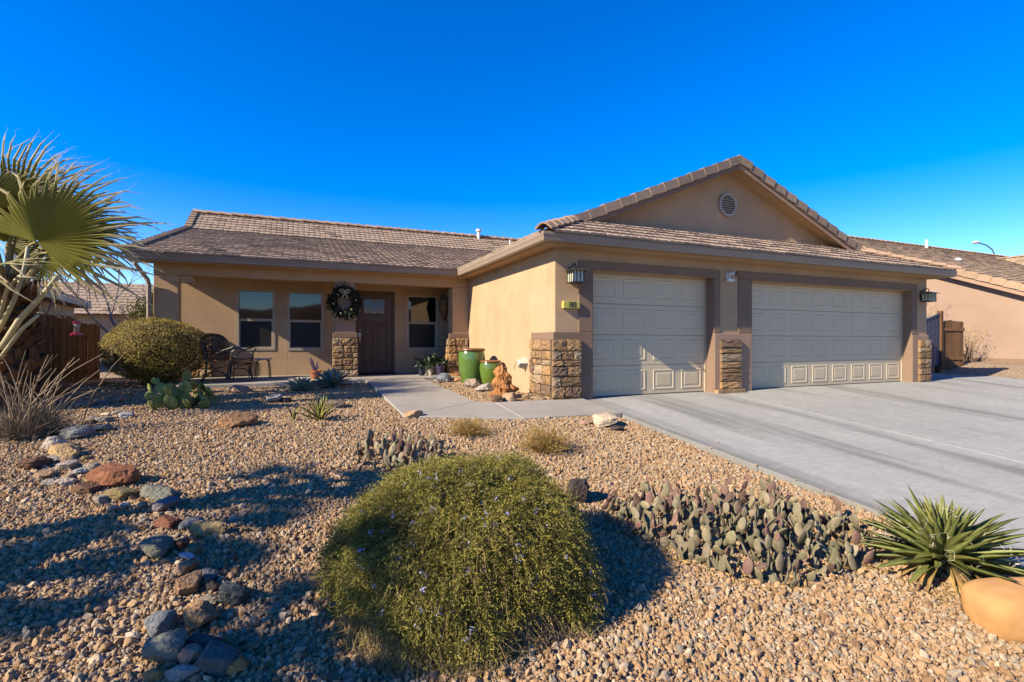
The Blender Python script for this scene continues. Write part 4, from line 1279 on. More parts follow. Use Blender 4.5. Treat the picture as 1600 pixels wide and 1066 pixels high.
for (x, y, w, h, c_, lab) in CREEK:
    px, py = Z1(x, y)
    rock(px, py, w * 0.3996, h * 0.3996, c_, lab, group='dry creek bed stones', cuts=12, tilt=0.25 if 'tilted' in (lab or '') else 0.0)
Z2 = lambda x, y: (100 + x * 0.25, 580 + y * 0.25)
for (x, y, w, h, c_, lab) in [
 (265, 292, 55, 36, CREAM, 'cream cobble in the upper creek bed'), (390, 302, 92, 50, (0.4, 0.38, 0.35), 'light grey boulder at the right of the upper creek bed'),
 (330, 304, 60, 25, TAN, 'small tan stone between the cream cobble and light grey boulder'), (325, 278, 62, 30, GREY, 'small grey stone behind the cream cobble'), (250, 332, 100, 40, (0.3, 0.25, 0.2), 'grey tan stone behind the smooth grey green stone'),
 (240, 384, 115, 55, (0.24, 0.25, 0.21), 'smooth grey green stone lowest in the upper creek bed'), (150, 344, 92, 35, TAN, 'flat tan stone at the left of the upper creek bed'), (180, 314, 72, 30, GREY, 'flat grey stone left of the cream cobble'),
 (322, 208, 84, 46, PINK, 'pale pink stone at the top of the creek bed'), (245, 218, 80, 45, SLATE, 'dark grey stone in shade beside the pale pink one'),
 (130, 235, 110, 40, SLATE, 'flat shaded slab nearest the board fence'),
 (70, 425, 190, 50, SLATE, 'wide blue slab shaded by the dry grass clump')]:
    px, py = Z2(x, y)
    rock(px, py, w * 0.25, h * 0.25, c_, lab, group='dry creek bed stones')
rock(373, 671, 50, 26, (0.30, 0.17, 0.09), 'brown boulder with an orange end alone on the gravel', cuts=7)
rock(430, 631, 26, 17, PALE, 'pale boulder between the prickly pear and the blue agaves')
rock(447, 631, 20, 12, DARK, 'small dark stone touching the pale boulder')
rock(377, 615, 32, 7, PINK, 'flat pinkish stepping stone in front of the porch')
rock(528, 640, 34, 16, (0.17, 0.13, 0.10), 'grey brown stone behind the little green yucca')
rock(646, 656, 33, 10, (0.45, 0.29, 0.15), 'flat tan stone at the corner of the walkway')
rock(944, 670, 42, 24, CREAM, 'blocky cream boulder beside the driveway edge')
rock(964, 676, 22, 8, DARK, 'thin dark stone next to the cream boulder')
rock(914, 666, 20, 9, PINK, 'small pink stone left of the cream boulder')
rock(902, 792, 40, 52, DARK, 'dark lava boulder behind the rosemary mound', rough=0.12)
_bo = rock(1604, 1004, 176, 96, (0.54, 0.27, 0.085), 'big smooth orange boulder under the yucca', cuts=4, rough=0.02, aspect=0.8)
_bo.data.materials[0] = mat('boulder_sandstone', (0.50, 0.245, 0.08), 0.9, 0, 3.5, 0.25, 9, col2=(0.62, 0.35, 0.14), spec=0.15, big=0.15, bigscale=5)
rock(88, 622, 38, 36, (0.27, 0.13, 0.06), 'brown boulder at the foot of the palm trunk')
rock(157, 604, 18, 8, ORANGE, 'small orange slab lying below the recessed fence')
# rocks round the urns
rock(739, 607, 27, 19, (0.45, 0.36, 0.27), 'wedge shaped pale rock leaning on the tall urn', cuts=6)
rock(756, 614, 32, 11, (0.5, 0.46, 0.4), 'flat whitish rock in front of the small urn')
rock(708, 592, 28, 14, ORANGE, 'orange slab of rock beside the stone pilaster')
rock(716, 598, 22, 9, ORANGE, 'low orange rock between pilaster and tall urn')
rock(777, 631, 19, 16, (0.16, 0.10, 0.06), 'dark brown stone in front of the craggy orange rock', cuts=6)
rock(797, 630, 24, 19, (0.42, 0.28, 0.17), 'tan wedge in front of the craggy orange rock', cuts=6)
rock(824, 625, 24, 11, (0.3, 0.2, 0.12), 'brown stone right of the craggy orange rock')
rock(842, 630, 26, 9, (0.4, 0.28, 0.17), 'flat tan stone beside the garage stonework')
rock(683, 600, 16, 7, GREY, 'small grey stone at the walkway edge near the turtle')
def craggy(px, py, w, h):
    g_ = on_ground(px, py); d = depth_of(g_)
    W, H = w * d / FPX, h * d / FPX
    bm = bmesh.new(); bmesh.ops.create_icosphere(bm, subdivisions=5, radius=1.0)
    for v in bm.verts:
        q = v.co.normalized()
        z = (q.z + 1) / 2
        wid = 0.5 * (1 - z) ** 0.55 * (1 + 0.25 * math.sin(z * 19 + q.x * 2)) + 0.10
        a = noise.noise(q * 2.2 + Vector((5, 0, 0))) * 0.3 + (abs(noise.noise(q * 4.5)) - 0.25) * 0.5 + noise.noise(q * 13) * 0.06
        hr = math.hypot(q.x, q.y) + 1e-6
        k = min(1, hr * 1.5)
        v.co = Vector((q.x / hr * wid * k * (1 + a) * W - z * 0.06, q.y / hr * wid * k * (1 + a) * W * 0.8, (z * (1 + 0.12 * noise.noise(q * 3))) * H - 0.03))
    me = bpy.data.meshes.new('rock'); 
    for f in bm.faces: f.smooth = True
    bm.to_mesh(me); bm.free()
    o = link('rock', me, rock_mat((0.47, 0.21, 0.075)), loc=(g_.x, g_.y + 0.15, g_.z)); o.rotation_euler = (0, 0, -YAW)
    tag(o, 'tall craggy orange rock standing beside the garage wall', 'rock')
craggy(794, 624, 34, 54)
# ------------------------------------------------------------------ prickly pears
def pad_material(name, c1, c2):
    m = mat(name, c1, 0.7, 0, 2.2, 0.0, 20, col2=c2, spec=0.25, objvar=0.38)
    nt = m.node_tree; N, L = nt.nodes, nt.links
    b = N['Principled BSDF']
    base = b.inputs['Base Color'].links[0].from_socket
    tc = N.new('ShaderNodeTexCoord')
    vo = N.new('ShaderNodeTexVoronoi'); vo.inputs['Scale'].default_value = 9.0; vo.inputs['Randomness'].default_value = 0.25
    L.new(tc.outputs['Object'], vo.inputs['Vector'])
    r = N.new('ShaderNodeMapRange'); r.inputs['From Min'].default_value = 0.10; r.inputs['From Max'].default_value = 0.2
    r.inputs['To Min'].default_value = 0.75; r.inputs['To Max'].default_value = 0.0
    L.new(vo.outputs['Distance'], r.inputs['Value'])
    mx = N.new('ShaderNodeMix'); mx.data_type = 'RGBA'
    L.new(r.outputs[0], mx.inputs['Factor']); L.new(base, mx.inputs['A']); mx.inputs['B'].default_value = (0.26, 0.18, 0.10, 1)
    L.new(mx.outputs['Result'], b.inputs['Base Color'])
    bp = N.new('ShaderNodeBump'); bp.inputs['Strength'].default_value = 0.5; bp.inputs['Distance'].default_value = 0.05
    L.new(r.outputs[0], bp.inputs['Height']); L.new(bp.outputs[0], b.inputs['Normal'])
    return m
def pad_mesh(seed, m, longer=1.0):
    # obovate flattened pad standing on its narrow end, unit height
    r = random.Random(seed)
    seg, rows = 14, 9; vs = []
    bend = r.uniform(-0.12, 0.12)
    for j in range(rows + 1):
        t = j / rows
        w = 0.36 / longer * math.sin(math.pi * min(1, t ** 0.75)) ** 0.62 * (0.72 + 0.42 * t) if 0 < t < 1 else 0.03
        th = 0.085 * (math.sin(math.pi * max(0.02, min(0.98, t))) ** 0.5)
        for i in range(seg):
            a = 2 * math.pi * i / seg
            vs.append((w * math.cos(a), th * math.sin(a) + bend * (t - 0.5) ** 2 * 2 + 0.01 * r.uniform(-1, 1), t + 0.01 * r.uniform(-1, 1)))
    b = MB(); b.add(vs, [(j * seg + i, j * seg + (i + 1) % seg, (j + 1) * seg + (i + 1) % seg, (j + 1) * seg + i) for j in range(rows) for i in range(seg)] + [tuple(range(seg - 1, -1, -1)), tuple(rows * seg + i for i in range(seg))])
    me = b.mesh('pad', True); me.materials.append(m)
    return me
PADG = pad_material('pad_grey_green', (0.18, 0.175, 0.09), (0.31, 0.245, 0.165))
PADP = pad_material('pad_purple', (0.17, 0.085, 0.075), (0.2, 0.135, 0.09))
PADY = pad_material('pad_fresh_green', (0.17, 0.19, 0.04), (0.27, 0.27, 0.075))
PM_G = [pad_mesh(s, PADG, 1.15) for s in range(5)]; PM_P = [pad_mesh(s + 9, PADP, 1.15) for s in range(4)]; PM_Y = [pad_mesh(s + 20, PADY, 0.85) for s in range(4)]
def add_pad(t, me, loc, h, az, lean, roll=0.0):
    o = bpy.data.objects.new('pad', me); COL.objects.link(o); o.parent = t
    o.location = loc; o.scale = (h, h, h)
    o.rotation_euler = (Matrix.Rotation(az, 3, 'Z') @ Matrix.Rotation(lean, 3, 'X') @ Matrix.Rotation(roll, 3, 'Y')).to_euler()
    tip = Vector(loc) + (Matrix.Rotation(az, 3, 'Z') @ Matrix.Rotation(lean, 3, 'X') @ Matrix.Rotation(roll, 3, 'Y')) @ Vector((0, 0, h * 0.93))
    return tip
def pear_patch(name, label, outline, n, hmin, hmax, meshes, purple, seed, mound=0.12, third=0.35):
    # outline: ground polygon of the clump in world x, y
    r = random.Random(seed)
    cx = sum(p[0] for p in outline) / len(outline); cy = sum(p[1] for p in outline) / len(outline)
    t = thing(name, label, 'cactus', (cx, cy, ground_z(cx, cy)))
    def inside(x, y):
        c = False; k = len(outline)
        for i in range(k):
            x1, y1 = outline[i]; x2, y2 = outline[i - 1]
            if (y1 > y) != (y2 > y) and x < (x2 - x1) * (y - y1) / (y2 - y1) + x1:
                c = not c
        return c
    xs = [p[0] for p in outline]; ys = [p[1] for p in outline]
    size = max(max(xs) - min(xs), max(ys) - min(ys)) / 2
    placed = 0; pts = []
    tries = 0
    dmin = 0.62 * math.sqrt((max(xs) - min(xs)) * (max(ys) - min(ys)) * 0.6 / (n * 0.62))
    while placed < n and tries < 60000:
        tries += 1
        x, y = r.uniform(min(xs), max(xs)), r.uniform(min(ys), max(ys))
        if not inside(x, y) or any((x - a) ** 2 + (y - b_) ** 2 < dmin * dmin for a, b_ in pts):
            if tries % 900 == 0:
                dmin *= 0.93
            continue
        pts.append((x, y))
        edge = min(1.0, math.hypot(x - cx, y - cy) / size)
        z = ground_z(x, y) - ground_z(cx, cy) - 0.02 + mound * max(0.0, 1 - edge ** 1.6) * r.uniform(0.6, 1.1)
        p = Vector((x - cx, y - cy, z))
        h = r.uniform(hmin, hmax); az = r.uniform(0, 6.28)
        back = ((x - cx) * 0.3 + (y - cy)) / size
        def pick():
            return r.choice(purple) if (purple and r.random() < 0.22 + 0.55 * max(0, back)) else r.choice(meshes)
        tip = add_pad(t, pick(), p, h, az, r.gauss(0, 0.38), r.gauss(0, 0.25)); placed += 1
        if r.random() < 0.6 and placed < n:
            tip2 = add_pad(t, pick(), tip, h * r.uniform(0.65, 0.95), az + r.gauss(0, 0.9), r.gauss(0, 0.45), r.gauss(0, 0.4)); placed += 1
            if r.random() < third and placed < n:
                add_pad(t, pick(), tip2, h * r.uniform(0.5, 0.75), az + r.gauss(0, 1.2), r.gauss(0, 0.5), r.gauss(0, 0.4)); placed += 1
    return t
def filler_pads(t, outline, n, hmin, hmax, seed):
    # the further, mostly hidden pads of the big patch, joined
    r = random.Random(seed); b = MB(); src = [(me, [v.co.copy() for v in me.vertices], [tuple(p.vertices) for p in me.polygons]) for me in PM_G[:3]]
    xs = [p[0] for p in outline]; ys = [p[1] for p in outline]; k = 0
    cx, cy = t.location.x, t.location.y
    while k < n:
        f = [r.random() ** 0.5 for _ in range(1)][0]
        i = r.randrange(len(outline)); p, q = outline[i], outline[i - 1]; u = r.random()
        ex, ey = p[0] + (q[0] - p[0]) * u, p[1] + (q[1] - p[1]) * u
        x, y = cx + (ex - cx) * f * 0.97, cy + (ey - cy) * f * 0.97
        me, vs, fs = r.choice(src)
        h = r.uniform(hmin, hmax)
        M = Matrix.Rotation(r.uniform(0, 6.28), 3, 'Z') @ Matrix.Rotation(r.gauss(0, 0.5), 3, 'X') @ Matrix.Rotation(r.gauss(0, 0.35), 3, 'Y')
        o = Vector((x - cx, y - cy, ground_z(x, y) - t.location.z - 0.01 + 0.12 * (1 - f) * r.random()))
        b.add([M @ (v * h) + o for v in vs], fs); k += 1
    me = b.mesh('pads', True); link('pads', me, PADG, t, kind='stuff')
G2 = lambda px, py: tuple(on_ground(px, py))[:2]
BIG_OUT = [G2(915, 812), G2(985, 852), G2(1060, 878), G2(1130, 912), G2(1240, 925), G2(1310, 905), G2(1372, 888), G2(1368, 835), G2(1290, 806), G2(1180, 788), G2(1050, 780), G2(960, 785)]
big = pear_patch('prickly_pear', 'wide low patch of grey green and purple prickly pear beside the driveway',
           BIG_OUT,
           299, 0.06, 0.122, PM_G, PM_P, 5, mound=0.16, third=0.2)
filler_pads(big, BIG_OUT, 400, 0.06, 0.11, 3)
def litter(t, ring, n, seed, spread):
    rg = np.random.default_rng(seed); P = []
    for k in range(n):
        i = int(rg.integers(len(ring))); p, q = ring[i], ring[i - 1]; u = rg.random(); f = rg.uniform(0.75, 1.04)
        x = t.location.x + (p[0] + (q[0] - p[0]) * u - t.location.x) * f + rg.normal() * spread; y = t.location.y + (p[1] + (q[1] - p[1]) * u - t.location.y) * f + rg.normal() * spread
        P.append((x - t.location.x, y - t.location.y, ground_z(x, y) - t.location.z + 0.012 + rg.random() * 0.012))
    D = rg.normal(size=(n, 3)); D[:, 2] *= 0.25; L = rg.uniform(0.02, 0.06, n)
    leaf_cloud('leaf_litter', mat('leaf_litter', (0.42, 0.28, 0.10), 0.85, 0.3, 8, tone=True), t, np.array(P), D, L, L * 0.16, seed, (0.4, 1.3))
litter(big, BIG_OUT, 900, 5, 0.03)
pear_patch('prickly_pear', 'small clump of purplish prickly pear behind the rosemary mound',
           [G2(556, 728), G2(590, 742), G2(640, 735), G2(690, 728), G2(694, 708), G2(640, 698), G2(565, 702)], 100, 0.09, 0.14, PM_G, PM_P + PM_P, 8, mound=0.07)
lp = pear_patch('prickly_pear', 'bright green prickly pear with big round pads before the porch',
           [G2(240, 643), G2(280, 642), G2(340, 641), G2(350, 633), G2(300, 626), G2(262, 628)], 42, 0.15, 0.25, PM_Y, None, 13, mound=0.06)

# ------------------------------------------------------------------ blade plants
def blade_mesh(name, m, seed, width=0.055, curve=0.15, fold=0.25, seg=7, fat=0.35):
    # unit-length blade along +Z growing from the origin, arching towards +Y
    r = random.Random(seed); vs = []
    for j in range(seg + 1):
        t = j / seg
        w = width * (0.55 + 0.45 * min(1, t / fat)) * (1 - max(0, (t - fat) / (1 - fat)) ** 1.6) + 0.0008
        y = curve * t * t + 0.02 * math.sin(3 * t + seed)
        z = t * (1 - 0.18 * curve * t)
        vs += [(-w, y - fold * w, z), (0, y + fold * w * 0.6, z), (w, y - fold * w, z), (0, y + fold * w * 1.4 + 0.012 * (1 - t), z)]
    fs = []
    for j in range(seg):
        a = 4 * j
        fs += [(a, a + 1, a + 5, a + 4), (a + 1, a + 2, a + 6, a + 5), (a + 2, a + 3, a + 7, a + 6), (a + 3, a, a + 4, a + 7)]
    b = MB(); b.add(vs, fs)
    me = b.mesh(name, True); me.materials.append(m)
    return me
def rosette(name, label, loc, n, length, meshes, el_lo, el_hi, seed, cat, r0=0.03, dead=None, dead_n=0, up_bias=1.0, z0=0.02):
    t = thing(name, label, cat, loc)
    r = random.Random(seed)
    ga = 2.39996
    for i in range(n + dead_n):
        isd = i >= n
        f = (i / n) if not isd else 1.0
        el = el_hi + (el_lo - el_hi) * (f ** up_bias) + r.gauss(0, 0.07)
        if isd:
            el = r.uniform(-0.35, 0.12)
        az = i * ga + r.gauss(0, 0.12)
        o = bpy.data.objects.new('leaf' if not isd else 'dead_leaf', r.choice(dead if isd else meshes)); COL.objects.link(o); o.parent = t
        L = length * r.uniform(0.82, 1.08) * (0.72 + 0.28 * min(1, f * 2.2)) * (0.75 if isd else 1)
        # blade +Z -> direction (az, el), blade +Y (arching side) faces down / outward
        d = Vector((math.cos(az) * math.cos(el), math.sin(az) * math.cos(el), math.sin(el)))
        yv = Vector((math.cos(az) * math.sin(el), math.sin(az) * math.sin(el), -math.cos(el)))
        xv = yv.cross(d)
        M = Matrix((xv, yv, d)).transposed().to_4x4()
        o.rotation_euler = M.to_euler(); o.scale = (L, L, L)
        o.location = (math.cos(az) * r0 * f, math.sin(az) * r0 * f, z0 + 0.10 * length * (1 - f))
    return t
YUC = mat('yucca_leaf', (0.20, 0.225, 0.06), 0.5, 0.25, 3.0, objvar=0.35, spec=0.35, transl=0.12)
YUC2 = mat('yucca_leaf_yellow', (0.24, 0.23, 0.055), 0.5, 0.2, 3.0, objvar=0.25, spec=0.35, transl=0.12)
DEADL = mat('dead_leaf', (0.36, 0.23, 0.08), 0.8, 0.3, 6.0, objvar=0.3, spec=0.15)
YM = [blade_mesh('leaf', YUC, s, 0.058, 0.05 + 0.05 * (s % 3), 0.5) for s in range(5)] + [blade_mesh('leaf', YUC2, 7, 0.058, 0.2, 0.5)]
DM = [blade_mesh('dead_leaf', DEADL, s, 0.045, 0.3 + 0.15 * s, 0.5) for s in range(3)]
g = on_ground(1493, 912)
yu = rosette('yucca', 'spiky green yucca with dry lower leaves beside the driveway edge', (g.x, g.y + 0.06, g.z + 0.10), 120, 0.43, YM, -0.05, 1.42, 4, 'yucca', 0.05, DM, 34)
litter(yu, [(yu.location.x + 0.3 * math.cos(a), yu.location.y + 0.3 * math.sin(a)) for a in np.linspace(0, 6.0, 12)], 260, 6, 0.07)
b = MB(); r2 = random.Random(2)
for i in range(130):
    a, e = r2.uniform(0, 6.28), r2.uniform(0.0, 1.2); rr = r2.uniform(0.1, 0.34)
    p = Vector((math.cos(a) * math.cos(e), math.sin(a) * math.cos(e), math.sin(e) + 0.1)) * rr
    pts = [p]
    for k in range(4):
        p = p + Vector((r2.gauss(0, .02), r2.gauss(0, .02), r2.gauss(0, .02))); pts.append(p)
    b.tube(pts, 0.0009, 3, cap=False)
b.build('filaments', mat('white_filament', (0.6, 0.55, 0.42), 0.8), yu, kind='stuff')
g = on_ground(500, 658)
rosette('small_yucca', 'little light green yucca alone on the gravel', (g.x, g.y, g.z), 26, 0.34, [blade_mesh('leaf', YUC2, s, 0.05, 0.08, 0.4) for s in range(3)] + [YM[0]], 0.5, 1.45, 6, 'yucca', 0.02, DM, 4)
g = on_ground(458, 660)
rosette('yucca_seedling', 'thin yucca seedling of a few leaves on the gravel', (g.x, g.y, g.z), 4, 0.24, [YM[5]], 0.8, 1.4, 7, 'yucca', 0.01)
AGV = mat('agave_blue', (0.20, 0.28, 0.23), 0.6, 0.12, 3.0, objvar=0.2, spec=0.3)
AGD = mat('agave_dry', (0.32, 0.21, 0.10), 0.8, 0.3, 6.0, objvar=0.25)
AM = [blade_mesh('leaf', AGV, s, 0.15, 0.10, 0.25, fat=0.5) for s in range(4)]
AD = [blade_mesh('dead_leaf', AGD, s, 0.13, 0.2, 0.3, fat=0.5) for s in range(2)]
g = on_ground(518, 607)
rosette('agave', 'large pale blue agave beside the porch column', (g.x, g.y + 0.05, g.z + 0.04), 46, 0.38, AM, 0.02, 1.45, 9, 'agave', 0.05, AD, 10, 0.8)
g = on_ground(470, 612)
rosette('agave', 'smaller dark blue agave left of the large one', (g.x, g.y, g.z + 0.02), 40, 0.28, AM, 0.05, 1.45, 10, 'agave', 0.04, AD, 5, 0.8)

# dry low shrubs on the gravel
STRAW = mat('straw_shrub', (0.52, 0.35, 0.12), 0.85, 0.3, 8.0, tone=True, spec=0.1, transl=0.1)
def straw_shrub(px, py, w, h, label, seed, n=420):
    g_ = on_ground(px, py); d = depth_of(g_)
    W, H = w * d / FPX / 2, h * d / FPX
    t = thing('dry_shrub', label, 'shrub', tuple(g_))
    r = random.Random(seed); paths = []; P = []; D = []
    for i in range(n):
        a = r.uniform(0, 6.28); e = r.uniform(0.12, 1.3)
        dv = Vector((math.cos(a) * math.cos(e), math.sin(a) * math.cos(e), math.sin(e)))
        L = r.uniform(0.5, 1.0)
        tip = Vector((dv.x * W * L, dv.y * W * L, dv.z * H * L + 0.01))
        st = Vector((dv.x * W * 0.3 * r.random(), dv.y * W * 0.3 * r.random(), 0))
        mid = (st + tip) / 2 + Vector((r.gauss(0, .012), r.gauss(0, .012), r.gauss(0.01, .012)))
        paths.append([st, mid, tip])
        for k in range(7):
            f = r.uniform(0.3, 1); P.append(tuple(st.lerp(tip, f) + Vector((r.gauss(0, .006), r.gauss(0, .006), r.gauss(0, .006))))); D.append((dv.x + r.gauss(0, .6), dv.y + r.gauss(0, .6), dv.z + r.gauss(0, .5)))
    twig_cloud('stems', STRAW, t, paths, 0.0022)
    rg = np.random.default_rng(seed); L = rg.uniform(0.012, 0.026, len(P))
    leaf_cloud('foliage', STRAW, t, np.array(P), np.array(D), L, L * 0.14, seed, (0.5, 1.5))
straw_shrub(732, 680, 92, 30, 'dry straw coloured shrub nearer the walkway', 1)
straw_shrub(852, 706, 118, 50, 'dry straw coloured shrub between walkway and prickly pear patch', 2, 560)

# dead grass clump at the left edge
GRASS = mat('dead_grass', (0.34, 0.26, 0.17), 0.85, 0.25, 8.0, tone=True, spec=0.1)
g = on_ground(38, 690)
dg_ = thing('dry_grass_clump', 'dead straw clump with long pale stalks at the left edge', 'grass clump', (g.x - 0.05, g.y + 0.2, g.z))
r2 = random.Random(14); paths = []; fine = []
cr = Vector((CY_, -SY_, 0))
for i in range(46):
    a = r2.uniform(0, 6.28); s = Vector((r2.gauss(0, .12), r2.gauss(0, .12), 0))
    lean = cr * r2.uniform(-0.25, 0.55) + Vector((r2.gauss(0, .18), r2.gauss(0, .18), 0))
    h = r2.uniform(0.45, 0.95)
    paths.append([s, s + lean * 0.35 + Vector((0, 0, h * 0.45)), s + lean * 0.85 + Vector((0, 0, h * 0.8)), s + lean * 1.25 + Vector((0, 0, h))])
for i in range(1500):
    a = r2.uniform(0, 6.28); e = r2.uniform(0.1, 1.3); L = r2.uniform(0.18, 0.42)
    dv = Vector((math.cos(a) * math.cos(e), math.sin(a) * math.cos(e), math.sin(e)))
    s = Vector((r2.gauss(0, .10), r2.gauss(0, .10), r2.uniform(0, .05)))
    fine.append([s, s + dv * L * 0.5 + Vector((r2.gauss(0, .02), r2.gauss(0, .02), 0.01)), s + dv * L])
twig_cloud('stalks', GRASS, dg_, paths, 0.008, sides=4)
twig_cloud('blades', GRASS, dg_, fine, 0.003)

# ------------------------------------------------------------------ fan palms
FROND = mat('palm_frond', (0.27, 0.25, 0.04), 0.55, 0.2, 4.0, transl=0.45, spec=0.3)
nt = FROND.node_tree
_b = nt.nodes['Principled BSDF']; _src = _b.inputs['Base Color'].links[0].from_socket
_at = nt.nodes.new('ShaderNodeAttribute'); _at.attribute_name = 'tip'
_mx = nt.nodes.new('ShaderNodeMix'); _mx.data_type = 'RGBA'
nt.links.new(_at.outputs['Fac'], _mx.inputs['Factor']); nt.links.new(_src, _mx.inputs['A']); _mx.inputs['B'].default_value = (0.55, 0.45, 0.27, 1)
nt.links.new(_mx.outputs['Result'], _b.inputs['Base Color'])
for n_ in nt.nodes:
    if n_.type == 'BSDF_TRANSLUCENT':
        nt.links.new(_mx.outputs['Result'], n_.inputs['Color'])
PETIOLE = mat('palm_petiole', (0.30, 0.26, 0.10), 0.6, 0.2, 5.0, spec=0.3)
BOOT = mat('palm_boot', (0.135, 0.072, 0.036), 0.9, 0.35, 6.0, 0.5, 30, objvar=0.3, spec=0.1)
def frond_mesh(seed, Rr, span=R(290), nseg=38, droop=0.12):
    # fan in the local X-Z plane, hub at the origin, petiole coming from -Z; pleated and joined near the hub, split outside
    r = random.Random(seed); V = []; F = []; TIP = []
    da = span / nseg
    inner = 0.40
    def pos(a, rad, lift):
        return (math.sin(a) * rad, lift - droop * rad * rad / Rr, math.cos(a) * rad)
    edge = []
    for k in range(nseg + 1):
        a = -span / 2 + k * da
        ids = []
        for f in (0.02, 0.22, inner):
            V.append(pos(a, Rr * f, -0.012 * f * 4 * 0.5)); ids.append(len(V) - 1)
        edge.append(ids)
    for k in range(nseg):
        a = -span / 2 + (k + 0.5) * da
        Lk = Rr * (0.78 + 0.22 * math.cos(a * 0.55)) * r.uniform(0.93, 1.05)
        mids = []
        for f in (0.02, 0.22, inner):
            V.append(pos(a, Rr * f, 0.018 * f * 4 * 0.5)); mids.append(len(V) - 1)
        for q in range(2):
            F += [(edge[k][q], mids[q], mids[q + 1], edge[k][q + 1]), (mids[q], edge[k + 1][q], edge[k + 1][q + 1], mids[q + 1])]; TIP += [0, 0]
        hw0 = Rr * inner * math.tan(da / 2)
        pl, pm, pr_ = edge[k][2], mids[2], edge[k + 1][2]
        side = Vector((math.cos(a), 0, -math.sin(a)))
        curl = r.gauss(0, 0.17); dip = r.uniform(0.0, 0.26) if r.random() < 0.85 else r.uniform(0.4, 0.7); tw = r.gauss(0, 0.04)
        for q, f in enumerate((0.6, 0.78, 0.9, 0.96, 1.0)):
            rad = Lk * f; s_ = max(0, f - inner) / (1 - inner)
            w = hw0 * (1.05 - 0.8 * s_) if f < 0.9 else hw0 * 0.22 * (1.05 - s_ * 0.9)
            c = Vector(pos(a + curl * s_ * s_, rad, 0.03)) + Vector((0, -dip * s_ * s_ * Rr + (r.gauss(0, .02) if f > .9 else 0), (-0.05 * s_ ** 3 * Rr if f > .85 else 0)))
            w = max(w, 0.0012)
            V += [tuple(c - side * w - Vector((0, w * 0.5, 0))), tuple(c), tuple(c + side * w - Vector((0, w * 0.5, 0)))]
            a0, a1, a2 = len(V) - 3, len(V) - 2, len(V) - 1
            F += [(pl, pm, a1, a0), (pm, pr_, a2, a1)]; TIP += [max(0, (f - 0.66) / 0.24)] * 2
            pl, pm, pr_ = a0, a1, a2
    me = bpy.data.meshes.new('blade'); me.from_pydata(V, [], F)
    at = me.attributes.new('tip', 'FLOAT', 'FACE'); at.data.foreach_set('value', [min(1, t) for t in TIP])
    me.materials.append(FROND); me.update()
    return me
FR = [frond_mesh(s, 1.0, R(205 + 15 * (s % 3)), 40 + 2 * (s % 3), 0.10 + 0.05 * (s % 4)) for s in range(5)]
def palm(loc, label, specs, trunk_h, trunk_r, seed, boots=80, bs=1.0):
    """specs: (hub offset from the crown heart, facing direction, axis direction, radius)"""
    t = thing('fan_palm', label, 'palm', loc)
    r = random.Random(seed)
    heart = Vector((0, 0, trunk_h))
    tr = MB().tube([(0, 0, -0.2), (0, 0, trunk_h * 0.5), (0, 0, trunk_h)], [trunk_r * 0.85, trunk_r * 0.75, trunk_r * 0.45], 14).build('trunk', BARK, t)
    bmsh = []
    for s in range(4):
        b = MB(); rr = random.Random(s); vs = []
        for j in range(5):
            f = j / 4; w = 0.075 * (1 - 0.35 * f) * (1.15 if j == 0 else 1)
            y = 0.04 + 0.16 * f - 0.05 * f * f
            for aa in (-1, -0.5, 0, 0.5, 1):
                vs.append((w * aa, y + 0.03 * (1 - aa * aa) + 0.006 * rr.uniform(-1, 1), f * 0.17 + 0.008 * rr.uniform(-1, 1)))
            for aa in (1, 0, -1):
                vs.append((w * aa, y - 0.025, f * 0.17))
        fs = []
        for j in range(4):
            for i in range(8):
                i2 = (i + 1) % 8; fs.append((j * 8 + i, j * 8 + i2, (j + 1) * 8 + i2, (j + 1) * 8 + i))
        fs.append(tuple(32 + i for i in range(8))); fs.append(tuple(range(7, -1, -1)))
        b.add(vs, fs); me = b.mesh('leaf_base'); me.materials.append(BOOT); bmsh.append(me)
    for i in range(boots):
        f = i / boots; a = i * 2.39996
        rad = trunk_r * (0.80 - 0.35 * max(0, f - 0.4))
        o = bpy.data.objects.new('leaf_base', r.choice(bmsh)); COL.objects.link(o); o.parent = tr
        o.location = (math.cos(a) * rad * 0.9, math.sin(a) * rad * 0.9, -0.02 + f * (trunk_h - 0.1)); o.rotation_euler = (r.gauss(-0.1, 0.3), r.gauss(0, 0.3), a - math.pi / 2 + r.gauss(0, .25))
        k = r.uniform(0.55, 1.0) * bs; o.scale = (k * r.uniform(0.8, 1.3), k, k)
    for i, (hub, facing, axis, rad) in enumerate(specs):
        hub, facing, axis = Vector(hub), Vector(facing).normalized(), Vector(axis).normalized()
        z = (axis - facing * axis.dot(facing)).normalized(); y = facing; x = y.cross(z)
        o = bpy.data.objects.new('frond', FR[i % len(FR)]); COL.objects.link(o); o.parent = t
        o.matrix_local = Matrix.Translation(heart + hub) @ Matrix((x, y, z)).transposed().to_4x4() @ Matrix.Scale(rad, 4)
        pb = MB(); m_ = hub * 0.5 + Vector((0, 0, 0.10))
        pb.tube([Vector((0, 0, -0.15)) + hub.normalized() * 0.08, m_ * 0.6, hub * 0.8 + Vector((0, 0, 0.05)), hub], [0.035, 0.024, 0.016, 0.012], 6)
        p_ = pb.build('petiole', PETIOLE, t); p_.location = heart
    for i in range(6):                     # old stubs of cut leaf stalks
        a = r.uniform(0, 6.28) if i > 1 else -0.5 + i * 0.5
        d = Vector((math.cos(a), math.sin(a), r.uniform(0.7, 1.5))).normalized(); L = r.uniform(0.5, 0.8)
        MB().tube([heart + Vector((0, 0, -0.35)) + d * 0.1, heart + Vector((0, 0, -0.4)) + d * L * 0.6, heart + Vector((0, 0, -0.36)) + d * L], [0.045, 0.03, 0.033], 7).build('cut_stalk', PETIOLE, t)
    return t
